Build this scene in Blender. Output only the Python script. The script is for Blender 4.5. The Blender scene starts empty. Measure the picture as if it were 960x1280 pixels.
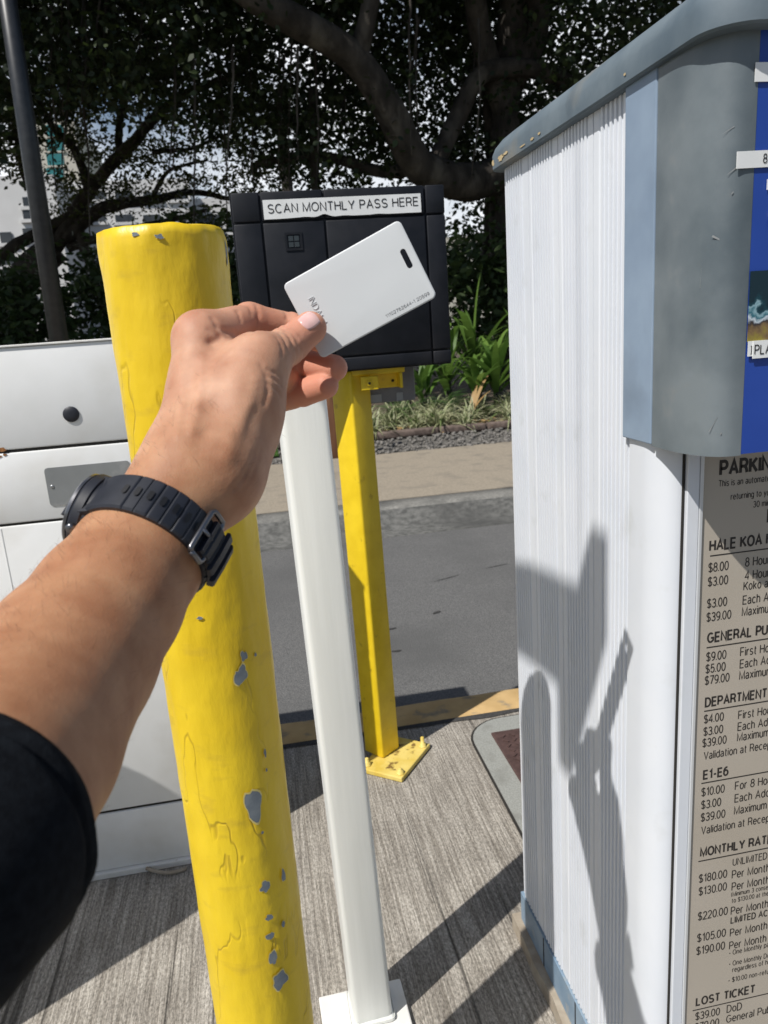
import bpy, bmesh, math, random
import numpy as np
from mathutils import Vector, Matrix, noise as mnoise

# ---------------------------------------------------------------- camera, world, sun, exposure
SC = bpy.context.scene
COL = SC.collection
EYE = 1.0
F_PX = 940.0
CAM = np.array([0.0, 0.0, EYE])
FWD = np.array([0.15513009, 0.95780209, -0.24197067])
RGT = np.array([0.98197385, -0.17627833, -0.06821514])
DWN = np.array([-0.10799079, -0.22702665, -0.96788268])
SUN_DIR = Vector((0.835, 0.55, -1.31)).normalized()

cam = bpy.data.cameras.new('camera')
cam_ob = bpy.data.objects.new('camera', cam)
COL.objects.link(cam_ob)
m = Matrix(((RGT[0], -DWN[0], -FWD[0]), (RGT[1], -DWN[1], -FWD[1]), (RGT[2], -DWN[2], -FWD[2])))
cam_ob.matrix_world = Matrix.Translation(CAM) @ m.to_4x4()
cam.sensor_fit = 'VERTICAL'
cam.sensor_height = 36.0
cam.lens = F_PX / 1280.0 * 36.0
cam.clip_start = 0.01
cam.clip_end = 2000.0
cam.dof.use_dof = True
cam.dof.focus_distance = 0.72
cam.dof.aperture_fstop = cam.lens / 1.7      # about a 1.7 mm pupil
SC.camera = cam_ob

w = bpy.data.worlds.new('World')
SC.world = w
w.use_nodes = True
nt = w.node_tree
nt.nodes.clear()
wo = nt.nodes.new('ShaderNodeOutputWorld')
bg = nt.nodes.new('ShaderNodeBackground')
sky = nt.nodes.new('ShaderNodeTexSky')
sky.sky_type = 'NISHITA'
sky.sun_disc = False
sky.sun_elevation = math.asin(-SUN_DIR.z)
sky.sun_rotation = math.atan2(-SUN_DIR.x, -SUN_DIR.y)
tc = nt.nodes.new('ShaderNodeTexCoord')
nz = nt.nodes.new('ShaderNodeTexNoise')
nz.inputs['Scale'].default_value = 3.2
nz.inputs['Detail'].default_value = 7.0
nz.inputs['Roughness'].default_value = 0.6
rp = nt.nodes.new('ShaderNodeValToRGB')
rp.color_ramp.elements[0].position = 0.34
rp.color_ramp.elements[1].position = 0.56
mx = nt.nodes.new('ShaderNodeMix')
mx.data_type = 'RGBA'
mx.inputs[7].default_value = (13.0, 13.3, 13.8, 1)
nt.links.new(tc.outputs['Generated'], nz.inputs['Vector'])
nt.links.new(nz.outputs['Fac'], rp.inputs['Fac'])
# the bright cloud bank stands beyond the trees, the sky behind the viewer is clear
sxyz = nt.nodes.new('ShaderNodeSeparateXYZ')
nt.links.new(tc.outputs['Generated'], sxyz.inputs['Vector'])
bank = nt.nodes.new('ShaderNodeMapRange')
bank.interpolation_type = 'SMOOTHSTEP'
bank.inputs['From Min'].default_value = 0.25
bank.inputs['From Max'].default_value = 0.75
nt.links.new(sxyz.outputs['Y'], bank.inputs['Value'])
cm = nt.nodes.new('ShaderNodeMath')
cm.operation = 'MULTIPLY'
nt.links.new(rp.outputs['Color'], cm.inputs[0])
nt.links.new(bank.outputs['Result'], cm.inputs[1])
nt.links.new(cm.outputs[0], mx.inputs[0])
nt.links.new(sky.outputs['Color'], mx.inputs[6])
nt.links.new(mx.outputs[2], bg.inputs['Color'])
bg.inputs['Strength'].default_value = 0.075
nt.links.new(bg.outputs['Background'], wo.inputs['Surface'])

sun = bpy.data.lights.new('sun', 'SUN')
sun.energy = 4.6
sun.angle = math.radians(0.53)
sun.color = (1.0, 0.965, 0.915)
sun_ob = bpy.data.objects.new('sun', sun)
COL.objects.link(sun_ob)
sun_ob.rotation_euler = SUN_DIR.to_track_quat('-Z', 'Y').to_euler()
sun_ob.location = (-8, -5, 13)

SC.view_settings.view_transform = 'Standard'
SC.view_settings.look = 'None'
SC.view_settings.exposure = 0.12
SC.view_settings.gamma = 1.0
SC.render.engine = 'CYCLES'
SC.cycles.use_denoising = True
SC.cycles.max_bounces = 6
SC.cycles.transparent_max_bounces = 6

# ---------------------------------------------------------------- helpers
R = math.radians
RNG = random.Random(7)
NPR = np.random.default_rng(11)
ORG = {}


def cs(px, py, d):
    """point in front of the camera, used to place the hand-held things near the lens"""
    return CAM + d * (FWD + RGT * (px - 480) / F_PX + DWN * (py - 640) / F_PX)


def link_mesh(name, me, mats=None, parent=None, world=True):
    o = bpy.data.objects.new(name, me)
    COL.objects.link(o)
    if mats:
        for mt in (mats if isinstance(mats, (list, tuple)) else [mats]):
            me.materials.append(mt)
    if parent is not None:
        o.parent = parent
        org = ORG.get(parent.name, Vector((0, 0, 0)))
        ORG[o.name] = org
        if world and org.length > 0:
            me.transform(Matrix.Translation(-org))
    else:
        ORG[o.name] = Vector((0, 0, 0))
    return o


def obj(name, bm, mats=None, parent=None, smooth=False, autosmooth=None):
    me = bpy.data.meshes.new(name)
    bm.normal_update()
    if autosmooth is not None:
        for f in bm.faces:
            f.smooth = True
        for e in bm.edges:
            if len(e.link_faces) == 2 and e.calc_face_angle(0) > R(autosmooth):
                e.smooth = False
    elif smooth:
        for f in bm.faces:
            f.smooth = True
    bm.to_mesh(me)
    bm.free()
    return link_mesh(name, me, mats, parent)


def tag(o, label=None, cat=None, group=None, kind=None):
    if label: o['label'] = label
    if cat: o['category'] = cat
    if group: o['group'] = group
    if kind: o['kind'] = kind
    return o


def thing(name, label, cat, loc=(0, 0, 0), group=None):
    o = bpy.data.objects.new(name, None)
    o.empty_display_size = 0.1
    COL.objects.link(o)
    o.location = loc
    ORG[o.name] = Vector(loc)
    return tag(o, label, cat, group)


def add_box(bm, lo, hi, bevel=0.0, seg=2, mat=0, rot=None, pivot=None):
    """axis aligned box lo..hi, optionally bevelled, optionally turned by rot (z angle) about pivot"""
    b = bmesh.new()
    bmesh.ops.create_cube(b, size=1.0)
    c = [(lo[i] + hi[i]) / 2 for i in range(3)]
    s = [(hi[i] - lo[i]) for i in range(3)]
    for v in b.verts:
        v.co = Vector((c[0] + v.co.x * s[0], c[1] + v.co.y * s[1], c[2] + v.co.z * s[2]))
    if bevel > 0:
        bmesh.ops.bevel(b, geom=list(b.edges), offset=bevel, segments=seg, profile=0.5, affect='EDGES')
    if rot is not None:
        pv = Vector(pivot if pivot else c)
        M = Matrix.Translation(pv) @ (rot if isinstance(rot, Matrix) else Matrix.Rotation(rot, 4, 'Z')) @ Matrix.Translation(-pv)
        b.transform(M)
    join(bm, b, mat)


def join(bm, b, mat=0):
    me = bpy.data.meshes.new('tmp')
    for f in b.faces:
        f.material_index = mat
    b.to_mesh(me)
    b.free()
    bm.from_mesh(me)
    bpy.data.meshes.remove(me)


def add_tube(bm, pts, radii, n=10, mat=0, caps=True, squash=None):
    pts = [Vector(p) for p in pts]
    if not isinstance(radii, (list, tuple)):
        radii = [radii] * len(pts)
    rings = []
    up = Vector((0, 0, 1))
    prev = None
    for i, p in enumerate(pts):
        t = (pts[min(i + 1, len(pts) - 1)] - pts[max(i - 1, 0)])
        if t.length < 1e-9: t = Vector((0, 0, 1))
        t.normalize()
        if prev is None:
            a = up if abs(t.z) < 0.9 else Vector((1, 0, 0))
            u = t.cross(a).normalized()
        else:
            u = (prev - t * prev.dot(t)).normalized()
        prev = u
        v = t.cross(u)
        r = radii[i]
        rings.append([bm.verts.new(p + (u * math.cos(2 * math.pi * k / n) + v * math.sin(2 * math.pi * k / n)) * r) for k in range(n)])
    fs = []
    for a, b in zip(rings[:-1], rings[1:]):
        for k in range(n):
            fs.append(bm.faces.new((a[k], a[(k + 1) % n], b[(k + 1) % n], b[k])))
    if caps:
        fs.append(bm.faces.new(list(reversed(rings[0]))))
        fs.append(bm.faces.new(rings[-1]))
    for f in fs:
        f.material_index = mat
        f.smooth = True


def add_lathe(bm, prof, n=32, origin=(0, 0, 0), M=None, mat=0):
    """profile of (radius, height), turned about z"""
    O = Vector(origin)
    rings = []
    for r, z in prof:
        ring = []
        for k in range(n):
            a = 2 * math.pi * k / n
            p = Vector((r * math.cos(a), r * math.sin(a), z))
            if M is not None: p = M @ p
            ring.append(bm.verts.new(O + p))
        rings.append(ring)
    fs = []
    for a, b in zip(rings[:-1], rings[1:]):
        for k in range(n):
            fs.append(bm.faces.new((a[k], a[(k + 1) % n], b[(k + 1) % n], b[k])))
    fs.append(bm.faces.new(list(reversed(rings[0]))))
    fs.append(bm.faces.new(rings[-1]))
    for f in fs:
        f.material_index = mat
        f.smooth = True


def add_prism(bm, poly, z0, z1, mat=0, bevel_top=0.0):
    """plan polygon (ccw) extruded from z0 to z1"""
    n = len(poly)
    lo = [bm.verts.new((x, y, z0)) for x, y in poly]
    hi = [bm.verts.new((x, y, z1)) for x, y in poly]
    fs = [bm.faces.new(list(reversed(lo))), bm.faces.new(hi)]
    for k in range(n):
        fs.append(bm.faces.new((lo[k], lo[(k + 1) % n], hi[(k + 1) % n], hi[k])))
    for f in fs:
        f.material_index = mat


def fillet(cx, cy, r, a0, a1, n=10):
    return [(cx + r * math.cos(R(a0 + (a1 - a0) * k / n)), cy + r * math.sin(R(a0 + (a1 - a0) * k / n))) for k in range(n + 1)]


def sharpen(bm, ang=35):
    bm.normal_update()
    for f in bm.faces: f.smooth = True
    for e in bm.edges:
        if len(e.link_faces) == 2 and e.calc_face_angle(0) > R(ang): e.smooth = False


# ---- lettering: a plain grotesque built from strokes, so that signs carry real, even letter shapes
def _arc(cx, cy, rx, ry, a0, a1, n=None):
    n = n or max(4, int(abs(a1 - a0) / 15))
    return [(cx + rx * math.cos(R(a0 + (a1 - a0) * k / n)), cy + ry * math.sin(R(a0 + (a1 - a0) * k / n))) for k in range(n + 1)]


_o = lambda x=0.0: _arc(x + .25, .36, .25, .36, 0, 360)
_S = _arc(.30, .745, .27, .255, 25, 270) + _arc(.30, .25, .29, .25, 90, -155)[1:]
_s = _arc(.21, .535, .19, .185, 30, 270) + _arc(.21, .175, .20, .175, 90, -155)[1:]
_n = [(0, .38)] + _arc(.225, .44, .225, .28, 180, 0) + [(.45, 0)]
GLYPH = {
    'A': (.68, [[(0, 0), (.34, 1), (.68, 0)], [(.13, .34), (.55, .34)]]),
    'B': (.58, [[(.32, .52), (0, .52), (0, 1), (.33, 1)] + _arc(.33, .76, .21, .24, 90, -90)[1:], [(0, .52), (0, 0), (.34, 0)] + _arc(.34, .26, .24, .26, -90, 90)[1:]]),
    'C': (.68, [_arc(.36, .5, .36, .5, 48, 312)]),
    'D': (.64, [[(.26, 0), (0, 0), (0, 1), (.26, 1)] + _arc(.26, .5, .38, .5, 90, -90)[1:]]),
    'E': (.54, [[(.54, 1), (0, 1), (0, 0), (.55, 0)], [(0, .52), (.50, .52)]]),
    'F': (.52, [[(.52, 1), (0, 1), (0, 0)], [(0, .50), (.46, .50)]]),
    'G': (.72, [_arc(.36, .5, .36, .5, 48, 300) + [(.70, .20), (.70, .47), (.40, .47)]]),
    'H': (.60, [[(0, 0), (0, 1)], [(.60, 0), (.60, 1)], [(0, .52), (.60, .52)]]),
    'I': (.0, [[(0, 0), (0, 1)]]),
    'J': (.46, [[(.46, 1), (.46, .26)] + _arc(.23, .26, .23, .26, 0, -180)[1:]]),
    'K': (.60, [[(0, 0), (0, 1)], [(.58, 1), (0, .36)], [(.20, .58), (.62, 0)]]),
    'L': (.50, [[(0, 1), (0, 0), (.50, 0)]]),
    'M': (.74, [[(0, 0), (0, 1), (.37, .05), (.74, 1), (.74, 0)]]),
    'N': (.60, [[(0, 0), (0, 1), (.60, 0), (.60, 1)]]),
    'O': (.74, [_arc(.37, .5, .37, .5, 0, 360)]),
    'P': (.56, [[(0, 0), (0, 1), (.31, 1)] + _arc(.31, .73, .25, .27, 90, -90)[1:] + [(0, .46)]]),
    'Q': (.74, [_arc(.37, .5, .37, .5, 0, 360), [(.45, .25), (.72, -.04)]]),
    'R': (.58, [[(0, 0), (0, 1), (.32, 1)] + _arc(.32, .74, .24, .26, 90, -90)[1:] + [(0, .48)], [(.32, .48), (.46, .40), (.54, .20), (.58, 0)]]),
    'S': (.60, [_S]),
    'T': (.58, [[(0, 1), (.58, 1)], [(.29, 1), (.29, 0)]]),
    'U': (.60, [[(0, 1), (0, .30)] + _arc(.30, .30, .30, .30, 180, 360)[1:] + [(.60, 1)]]),
    'V': (.64, [[(0, 1), (.32, 0), (.64, 1)]]),
    'W': (.92, [[(0, 1), (.23, 0), (.46, 1), (.69, 0), (.92, 1)]]),
    'X': (.62, [[(0, 1), (.62, 0)], [(0, 0), (.62, 1)]]),
    'Y': (.64, [[(0, 1), (.32, .42), (.64, 1)], [(.32, .42), (.32, 0)]]),
    'Z': (.58, [[(0, 1), (.58, 1), (0, 0), (.58, 0)]]),
    'a': (.46, [_arc(.22, .50, .20, .22, 155, 0) + [(.42, .10), (.47, 0)], [(.42, .40), (.20, .37)] + _arc(.19, .19, .19, .19, 95, 270)[1:] + [(.32, .04), (.42, .18)]]),
    'b': (.50, [[(0, 0), (0, 1)], _o()]), 'c': (.46, [_arc(.25, .36, .25, .36, 45, 315)]), 'd': (.50, [[(.5, 0), (.5, 1)], _o()]),
    'e': (.50, [[(.02, .38), (.50, .38)] + _arc(.25, .36, .25, .36, 8, 318)]),
    'f': (.28, [[(.28, .99)] + _arc(.25, .84, .14, .15, 90, 180) + [(.11, 0)], [(0, .70), (.27, .70)]]),
    'g': (.50, [_o(), [(.50, .72), (.50, -.06)] + _arc(.26, -.06, .24, .20, 0, -150)[1:]]),
    'h': (.45, [[(0, 0), (0, 1)], _n]), 'i': (0, [[(0, 0), (0, .72)], [(0, .88), (0, 1.0)]]), 'j': (.1, [[(.1, .72), (.1, -.15), (-.05, -.25)], [(.1, .88), (.1, 1)]]),
    'k': (.46, [[(0, 0), (0, 1)], [(.42, .72), (0, .28)], [(.14, .43), (.46, 0)]]), 'l': (0, [[(0, 0), (0, 1)]]),
    'm': (.76, [[(0, 0), (0, .72)], [(0, .40)] + _arc(.19, .46, .19, .26, 180, 0) + [(.38, 0)], [(.38, .40)] + _arc(.57, .46, .19, .26, 180, 0) + [(.76, 0)]]),
    'n': (.45, [[(0, 0), (0, .72)], _n]), 'o': (.50, [_o()]), 'p': (.50, [[(0, -.28), (0, .72)], _o()]), 'q': (.50, [[(.5, -.28), (.5, .72)], _o()]),
    'r': (.27, [[(0, 0), (0, .72)], [(0, .38)] + _arc(.24, .42, .24, .29, 180, 80)]), 's': (.42, [_s]),
    't': (.28, [[(.11, .94), (.11, .14)] + _arc(.24, .13, .13, .13, 180, 285)[1:], [(0, .70), (.27, .70)]]),
    'u': (.45, [[(.45, 0), (.45, .72)], [(0, .72), (0, .26)] + _arc(.225, .26, .225, .26, 180, 350)]),
    'v': (.46, [[(0, .72), (.23, 0), (.46, .72)]]), 'w': (.70, [[(0, .72), (.175, 0), (.35, .72), (.525, 0), (.70, .72)]]), 'x': (.46, [[(0, .72), (.46, 0)], [(0, 0), (.46, .72)]]),
    'y': (.46, [[(0, .72), (.23, 0)], [(.46, .72), (.20, -.16), (.03, -.26)]]), 'z': (.42, [[(0, .70), (.42, .70), (0, 0), (.42, 0)]]),
    '0': (.54, [_arc(.27, .5, .27, .5, 0, 360)]), '1': (.30, [[(.04, .76), (.26, 1), (.26, 0)]]),
    '2': (.54, [_arc(.27, .72, .26, .28, 165, -35) + [(0, 0), (.55, 0)]]),
    '3': (.54, [_arc(.26, .75, .24, .25, 155, -88) + _arc(.26, .26, .27, .26, 88, -155)]),
    '4': (.56, [[(.42, 0), (.42, 1), (0, .28), (.57, .28)]]),
    '5': (.54, [[(.50, 1), (.10, 1), (.04, .50)] + _arc(.27, .32, .27, .32, 130, -155)]),
    '6': (.54, [_arc(.27, .32, .27, .32, 0, 360), _arc(.36, .46, .36, .54, 178, 75)]),
    '7': (.54, [[(0, 1), (.54, 1), (.18, 0)]]),
    '8': (.54, [_arc(.27, .76, .22, .24, 0, 360), _arc(.27, .27, .27, .27, 0, 360)]),
    '9': (.54, [_arc(.27, .68, .27, .32, 0, 360), _arc(.18, .54, .36, .54, -2, -105)]),
    '$': (.58, [_S, [(.30, 1.10), (.30, -.10)]]), '.': (.0, [[(0, 0), (0, .10)]]), '-': (.34, [[(0, .40), (.34, .40)]]),
    '(': (.18, [_arc(.36, .42, .34, .66, 130, 230)]), ')': (.18, [_arc(-.18, .42, .34, .66, 50, -50)]), ']': (.18, [[(0, 1.02), (.18, 1.02), (.18, -.2), (0, -.2)]]),
    '\u2022': (.22, [_arc(.11, .40, .062, .062, 0, 360)]), ',': (0, [[(0, .08), (-.04, -.12)]]), ':': (0, [[(0, 0), (0, .1)], [(0, .5), (0, .6)]]),
}


def text_layout(s, gap):
    x, out = 0.0, []
    for ch in s:
        if ch == ' ':
            x += .42
            continue
        wd, st = GLYPH[ch]
        out += [[(x + px, py) for px, py in p] for p in st]
        x += wd + gap
    return out, x - gap


def add_text(bm, s, origin, ux, uy, cap_h, xscale=0.8, bold=0.0, mat=0, width=None):
    """s laid from origin along ux with letters rising along uy; cap_h = height of the capitals"""
    sw = .056 + bold                        # half stroke
    strokes, tot = text_layout(s, .23 + 1.2 * bold)
    k = cap_h
    kx = k * xscale if width is None else width / tot
    O, ux, uy = Vector(origin), Vector(ux).normalized() if width is None else Vector(ux), Vector(uy)
    nrm_ = ux.cross(uy).normalized()
    for si, p in enumerate(strokes):
        P = [Vector((a * kx, b * (k - 2 * sw * k) + sw * k)) for a, b in p]
        closed = (P[0] - P[-1]).length < 1e-7 and len(P) > 4
        if closed: P = P[:-1]
        n = len(P)
        L_, R_ = [], []
        for i in range(n):
            a = P[i - 1] if (i > 0 or closed) else None
            c = P[(i + 1) % n] if (i < n - 1 or closed) else None
            d1 = (P[i] - a).normalized() if a is not None else None
            d2 = (c - P[i]).normalized() if c is not None else None
            if d1 is None: d1 = d2
            if d2 is None: d2 = d1
            m_ = d1 + d2
            m_ = m_.normalized() if m_.length > 1e-6 else d1
            nn = Vector((-m_.y, m_.x))
            cosv = max(.42, nn.dot(Vector((-d1.y, d1.x))))
            off = nn * (sw * k / cosv)
            q = P[i]
            L_.append(q + off)
            R_.append(q - off)
        lift = nrm_ * (.00004 * (si % 3))
        va = [bm.verts.new(O + ux * q.x + uy * q.y + lift) for q in L_]
        vb = [bm.verts.new(O + ux * q.x + uy * q.y + lift) for q in R_]
        for i in range(n if closed else n - 1):
            j = (i + 1) % n
            try:
                bm.faces.new((vb[i], vb[j], va[j], va[i])).material_index = mat
            except ValueError:
                pass


# ---------------------------------------------------------------- materials
def new_mat(name):
    mt = bpy.data.materials.new(name)
    mt.use_nodes = True
    n = mt.node_tree
    b = n.nodes['Principled BSDF']
    return mt, n, b


def mat(name, c1, c2=None, rough=0.5, scale=20.0, detail=5.0, lo=0.35, hi=0.65, bump=0.0, bscale=None, bdist=0.002,
        metal=0.0, spec=0.5, stretch=(1, 1, 1), rvar=0.0, c3=None, s3=3.0, lo3=0.55, hi3=0.7, coat=0.0):
    """two-tone noise material with optional bump and a third, larger-scale stain colour; object coordinates"""
    mt, n, b = new_mat(name)
    L = n.links
    tc = n.nodes.new('ShaderNodeTexCoord')
    mp = n.nodes.new('ShaderNodeMapping')
    mp.inputs['Scale'].default_value = stretch
    L.new(tc.outputs['Object'], mp.inputs['Vector'])
    no = n.nodes.new('ShaderNodeTexNoise')
    no.inputs['Scale'].default_value = scale
    no.inputs['Detail'].default_value = detail
    L.new(mp.outputs['Vector'], no.inputs['Vector'])
    col = None
    if c2 is not None:
        r = n.nodes.new('ShaderNodeValToRGB')
        r.color_ramp.elements[0].position = lo
        r.color_ramp.elements[1].position = hi
        r.color_ramp.elements[0].color = (*c1, 1)
        r.color_ramp.elements[1].color = (*c2, 1)
        L.new(no.outputs['Fac'], r.inputs['Fac'])
        col = r.outputs['Color']
    if c3 is not None:
        n3 = n.nodes.new('ShaderNodeTexNoise')
        n3.inputs['Scale'].default_value = s3
        n3.inputs['Detail'].default_value = 6
        L.new(mp.outputs['Vector'], n3.inputs['Vector'])
        r3 = n.nodes.new('ShaderNodeMapRange')
        r3.inputs['From Min'].default_value = lo3
        r3.inputs['From Max'].default_value = hi3
        L.new(n3.outputs['Fac'], r3.inputs['Value'])
        m3 = n.nodes.new('ShaderNodeMix')
        m3.data_type = 'RGBA'
        if col is not None: L.new(col, m3.inputs[6])
        else: m3.inputs[6].default_value = (*c1, 1)
        m3.inputs[7].default_value = (*c3, 1)
        L.new(r3.outputs['Result'], m3.inputs[0])
        col = m3.outputs[2]
    if col is not None: L.new(col, b.inputs['Base Color'])
    else: b.inputs['Base Color'].default_value = (*c1, 1)
    b.inputs['Roughness'].default_value = rough
    if rvar > 0:
        rr = n.nodes.new('ShaderNodeMapRange')
        rr.inputs['To Min'].default_value = rough - rvar
        rr.inputs['To Max'].default_value = rough + rvar
        L.new(no.outputs['Fac'], rr.inputs['Value'])
        L.new(rr.outputs['Result'], b.inputs['Roughness'])
    b.inputs['Metallic'].default_value = metal
    b.inputs['Specular IOR Level'].default_value = spec
    b.inputs['Coat Weight'].default_value = coat
    if bump > 0:
        bn = n.nodes.new('ShaderNodeTexNoise')
        bn.inputs['Scale'].default_value = bscale or scale
        bn.inputs['Detail'].default_value = 6
        L.new(mp.outputs['Vector'], bn.inputs['Vector'])
        bp = n.nodes.new('ShaderNodeBump')
        bp.inputs['Strength'].default_value = bump
        bp.inputs['Distance'].default_value = bdist
        L.new(bn.outputs['Fac'], bp.inputs['Height'])
        L.new(bp.outputs['Normal'], b.inputs['Normal'])
    return mt


M = {}
M['white_rib'] = mat('white_rib', (0.655, 0.685, 0.73), (0.695, 0.72, 0.757), rough=0.42, scale=9, c3=(0.58, 0.60, 0.615), s3=24, detail=8, lo3=0.60, hi3=0.85)
M['white_post'] = mat('white_post', (0.68, 0.69, 0.66), (0.74, 0.75, 0.72), rough=0.42, scale=70, stretch=(1, 1, 0.06), bump=0.18, bscale=260, bdist=0.0010, c3=(0.55, 0.52, 0.45), s3=14, lo3=0.66, hi3=0.8)
M['cab_white'] = mat('cab_white', (0.80, 0.805, 0.79), (0.84, 0.845, 0.835), rough=0.5, scale=14, bump=0.12, bscale=420, bdist=0.0006, c3=(0.68, 0.67, 0.63), s3=7, lo3=0.52, hi3=0.74)
M['seam'] = mat('seam', (0.02, 0.018, 0.015), rough=0.8)
M['rust'] = mat('rust', (0.16, 0.06, 0.02), (0.33, 0.15, 0.05), rough=0.9, scale=120)
M['rusty_white'] = mat('rusty_white', (0.68, 0.67, 0.63), (0.74, 0.73, 0.70), rough=0.55, scale=40, c3=(0.28, 0.13, 0.05), s3=24, lo3=0.68, hi3=0.73)
M['black_plastic'] = mat('black_plastic', (0.008, 0.0095, 0.013), (0.012, 0.0135, 0.018), rough=0.5, spec=0.25, scale=30, bump=0.10, bscale=700, bdist=0.0004, c3=(0.020, 0.020, 0.023), s3=9, lo3=0.55, hi3=0.8, rvar=0.08)
M['dark_hole'] = mat('dark_hole', (0.006, 0.006, 0.007), rough=0.5)
M['black_rubber'] = mat('black_rubber', (0.010, 0.012, 0.018), (0.016, 0.018, 0.026), rough=0.5, scale=80, bump=0.08, bscale=900, bdist=0.0003)
M['glass_dark'] = mat('glass_dark', (0.012, 0.013, 0.015), rough=0.06, spec=0.8, coat=0.6)
M['gunmetal'] = mat('gunmetal', (0.16, 0.16, 0.17), (0.22, 0.22, 0.23), rough=0.28, scale=60, metal=0.9)
M['steel'] = mat('steel', (0.45, 0.46, 0.47), (0.55, 0.55, 0.55), rough=0.32, scale=50, metal=0.95)
M['alu'] = mat('alu', (0.62, 0.64, 0.66), (0.70, 0.72, 0.73), rough=0.35, scale=40, metal=0.35, stretch=(1, 1, 0.1))
M['label_white'] = mat('label_white', (0.72, 0.73, 0.72), (0.78, 0.79, 0.78), rough=0.45, scale=30)
M['ink'] = mat('ink', (0.012, 0.011, 0.012), rough=0.6)
M['ink_brown'] = mat('ink_brown', (0.022, 0.018, 0.016), rough=0.6)
M['tan'] = mat('tan', (0.42, 0.375, 0.31), (0.45, 0.40, 0.335), rough=0.55, scale=6, c3=(0.40, 0.35, 0.28), s3=4)
M['yellow'] = mat('yellow', (0.72, 0.50, 0.012), (0.80, 0.575, 0.02), rough=0.36, scale=26, bump=0.16, bscale=160, bdist=0.0015, c3=(0.55, 0.37, 0.015), s3=40, lo3=0.64, hi3=0.74)
M['yellow_worn'] = mat('yellow_worn', (0.60, 0.43, 0.07), (0.70, 0.55, 0.16), rough=0.6, scale=30, bump=0.3, bscale=160, bdist=0.0015, c3=(0.20, 0.12, 0.03), s3=42, lo3=0.60, hi3=0.68)
M['kerb_yellow'] = mat('kerb_yellow', (0.44, 0.29, 0.12), (0.54, 0.365, 0.165), rough=0.8, scale=16, bump=0.4, bscale=90, bdist=0.003, c3=(0.25, 0.20, 0.13), s3=18, lo3=0.58, hi3=0.68)
M['card'] = mat('card', (0.58, 0.60, 0.605), (0.60, 0.62, 0.625), rough=0.4, scale=20, bump=0.03, bscale=500, bdist=0.0002)
M['grey_paint'] = mat('grey_paint', (0.085, 0.108, 0.122), (0.165, 0.192, 0.205), rough=0.42, scale=13, detail=9, c3=(0.20, 0.20, 0.19), s3=26, lo3=0.60, hi3=0.80, bump=0.06, bscale=180, rvar=0.1)
M['blue_grey'] = mat('blue_grey', (0.19, 0.255, 0.345), (0.25, 0.325, 0.42), rough=0.5, scale=13, detail=8, c3=(0.15, 0.195, 0.25), s3=9, lo3=0.46, hi3=0.72)
M['roof_grey'] = mat('roof_grey', (0.085, 0.115, 0.14), (0.14, 0.175, 0.20), rough=0.62, scale=16, detail=9, spec=0.25, c3=(0.24, 0.215, 0.17), s3=10, lo3=0.55, hi3=0.8, bump=0.1, bscale=120, rvar=0.1)
M['peel'] = mat('peel', (0.42, 0.31, 0.16), (0.50, 0.40, 0.23), rough=0.8, scale=80)
M['blue'] = mat('blue', (0.015, 0.055, 0.30), (0.02, 0.065, 0.34), rough=0.38, scale=12, bump=0.02)
M['trim_blue'] = mat('trim_blue', (0.16, 0.24, 0.33), (0.24, 0.32, 0.40), rough=0.5, scale=22, detail=8, c3=(0.36, 0.35, 0.31), s3=30, lo3=0.6, hi3=0.75)
M['plinth'] = mat('plinth', (0.30, 0.25, 0.19), (0.38, 0.33, 0.26), rough=0.9, scale=60, bump=0.4, bdist=0.002)
M['chip_metal'] = mat('chip_metal', (0.15, 0.18, 0.21), (0.21, 0.24, 0.26), rough=0.5, scale=120)
M['chip_edge'] = mat('chip_edge', (0.72, 0.60, 0.22), rough=0.6)
M['plate_grey'] = mat('plate_grey', (0.24, 0.25, 0.25), (0.30, 0.31, 0.31), rough=0.4, scale=12, metal=0.3, c3=(0.36, 0.36, 0.36), s3=25)
M['box_grey'] = mat('box_grey', (0.14, 0.14, 0.145), (0.175, 0.175, 0.18), rough=0.55, scale=20)
M['pole_black'] = mat('pole_black', (0.018, 0.020, 0.023), (0.028, 0.03, 0.033), rough=0.38, scale=20)
M['brown'] = mat('brown', (0.13, 0.055, 0.025), (0.20, 0.09, 0.04), rough=0.8, scale=30, stretch=(1, 1, 0.1))
M['nail'] = mat('nail', (0.66, 0.40, 0.37), (0.74, 0.49, 0.45), rough=0.22, scale=90, coat=0.3)
M['cloth'] = mat('cloth', (0.006, 0.007, 0.009), (0.010, 0.012, 0.015), rough=0.95, scale=300, bump=0.4, bscale=900, bdist=0.0006, spec=0.1)
M['hair'] = mat('hair', (0.12, 0.06, 0.03), rough=0.5)
M['kerb'] = mat('kerb', (0.17, 0.165, 0.15), (0.25, 0.243, 0.22), rough=0.9, scale=60, detail=8, bump=0.4, bscale=160, bdist=0.003, c3=(0.075, 0.075, 0.07), s3=5, lo3=0.48, hi3=0.75)
M['gutter'] = mat('gutter', (0.075, 0.075, 0.07), (0.15, 0.148, 0.138), rough=0.9, scale=50, detail=9, stretch=(.6, 1, 1), bump=0.4, bscale=120, bdist=0.003, c3=(0.055, 0.055, 0.052), s3=4, lo3=0.48, hi3=0.72)
M['walk'] = mat('walk', (0.245, 0.21, 0.16), (0.32, 0.275, 0.212), rough=0.9, scale=70, detail=6, bump=0.4, bscale=220, bdist=0.003, c3=(0.20, 0.175, 0.14), s3=7, lo3=0.52, hi3=0.75)
M['collar'] = mat('collar', (0.23, 0.235, 0.215), (0.31, 0.315, 0.29), rough=0.9, scale=260, detail=6, bump=0.4, bscale=420, bdist=0.0015, c3=(0.19, 0.19, 0.17), s3=16, lo3=0.52, hi3=0.75)
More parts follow.
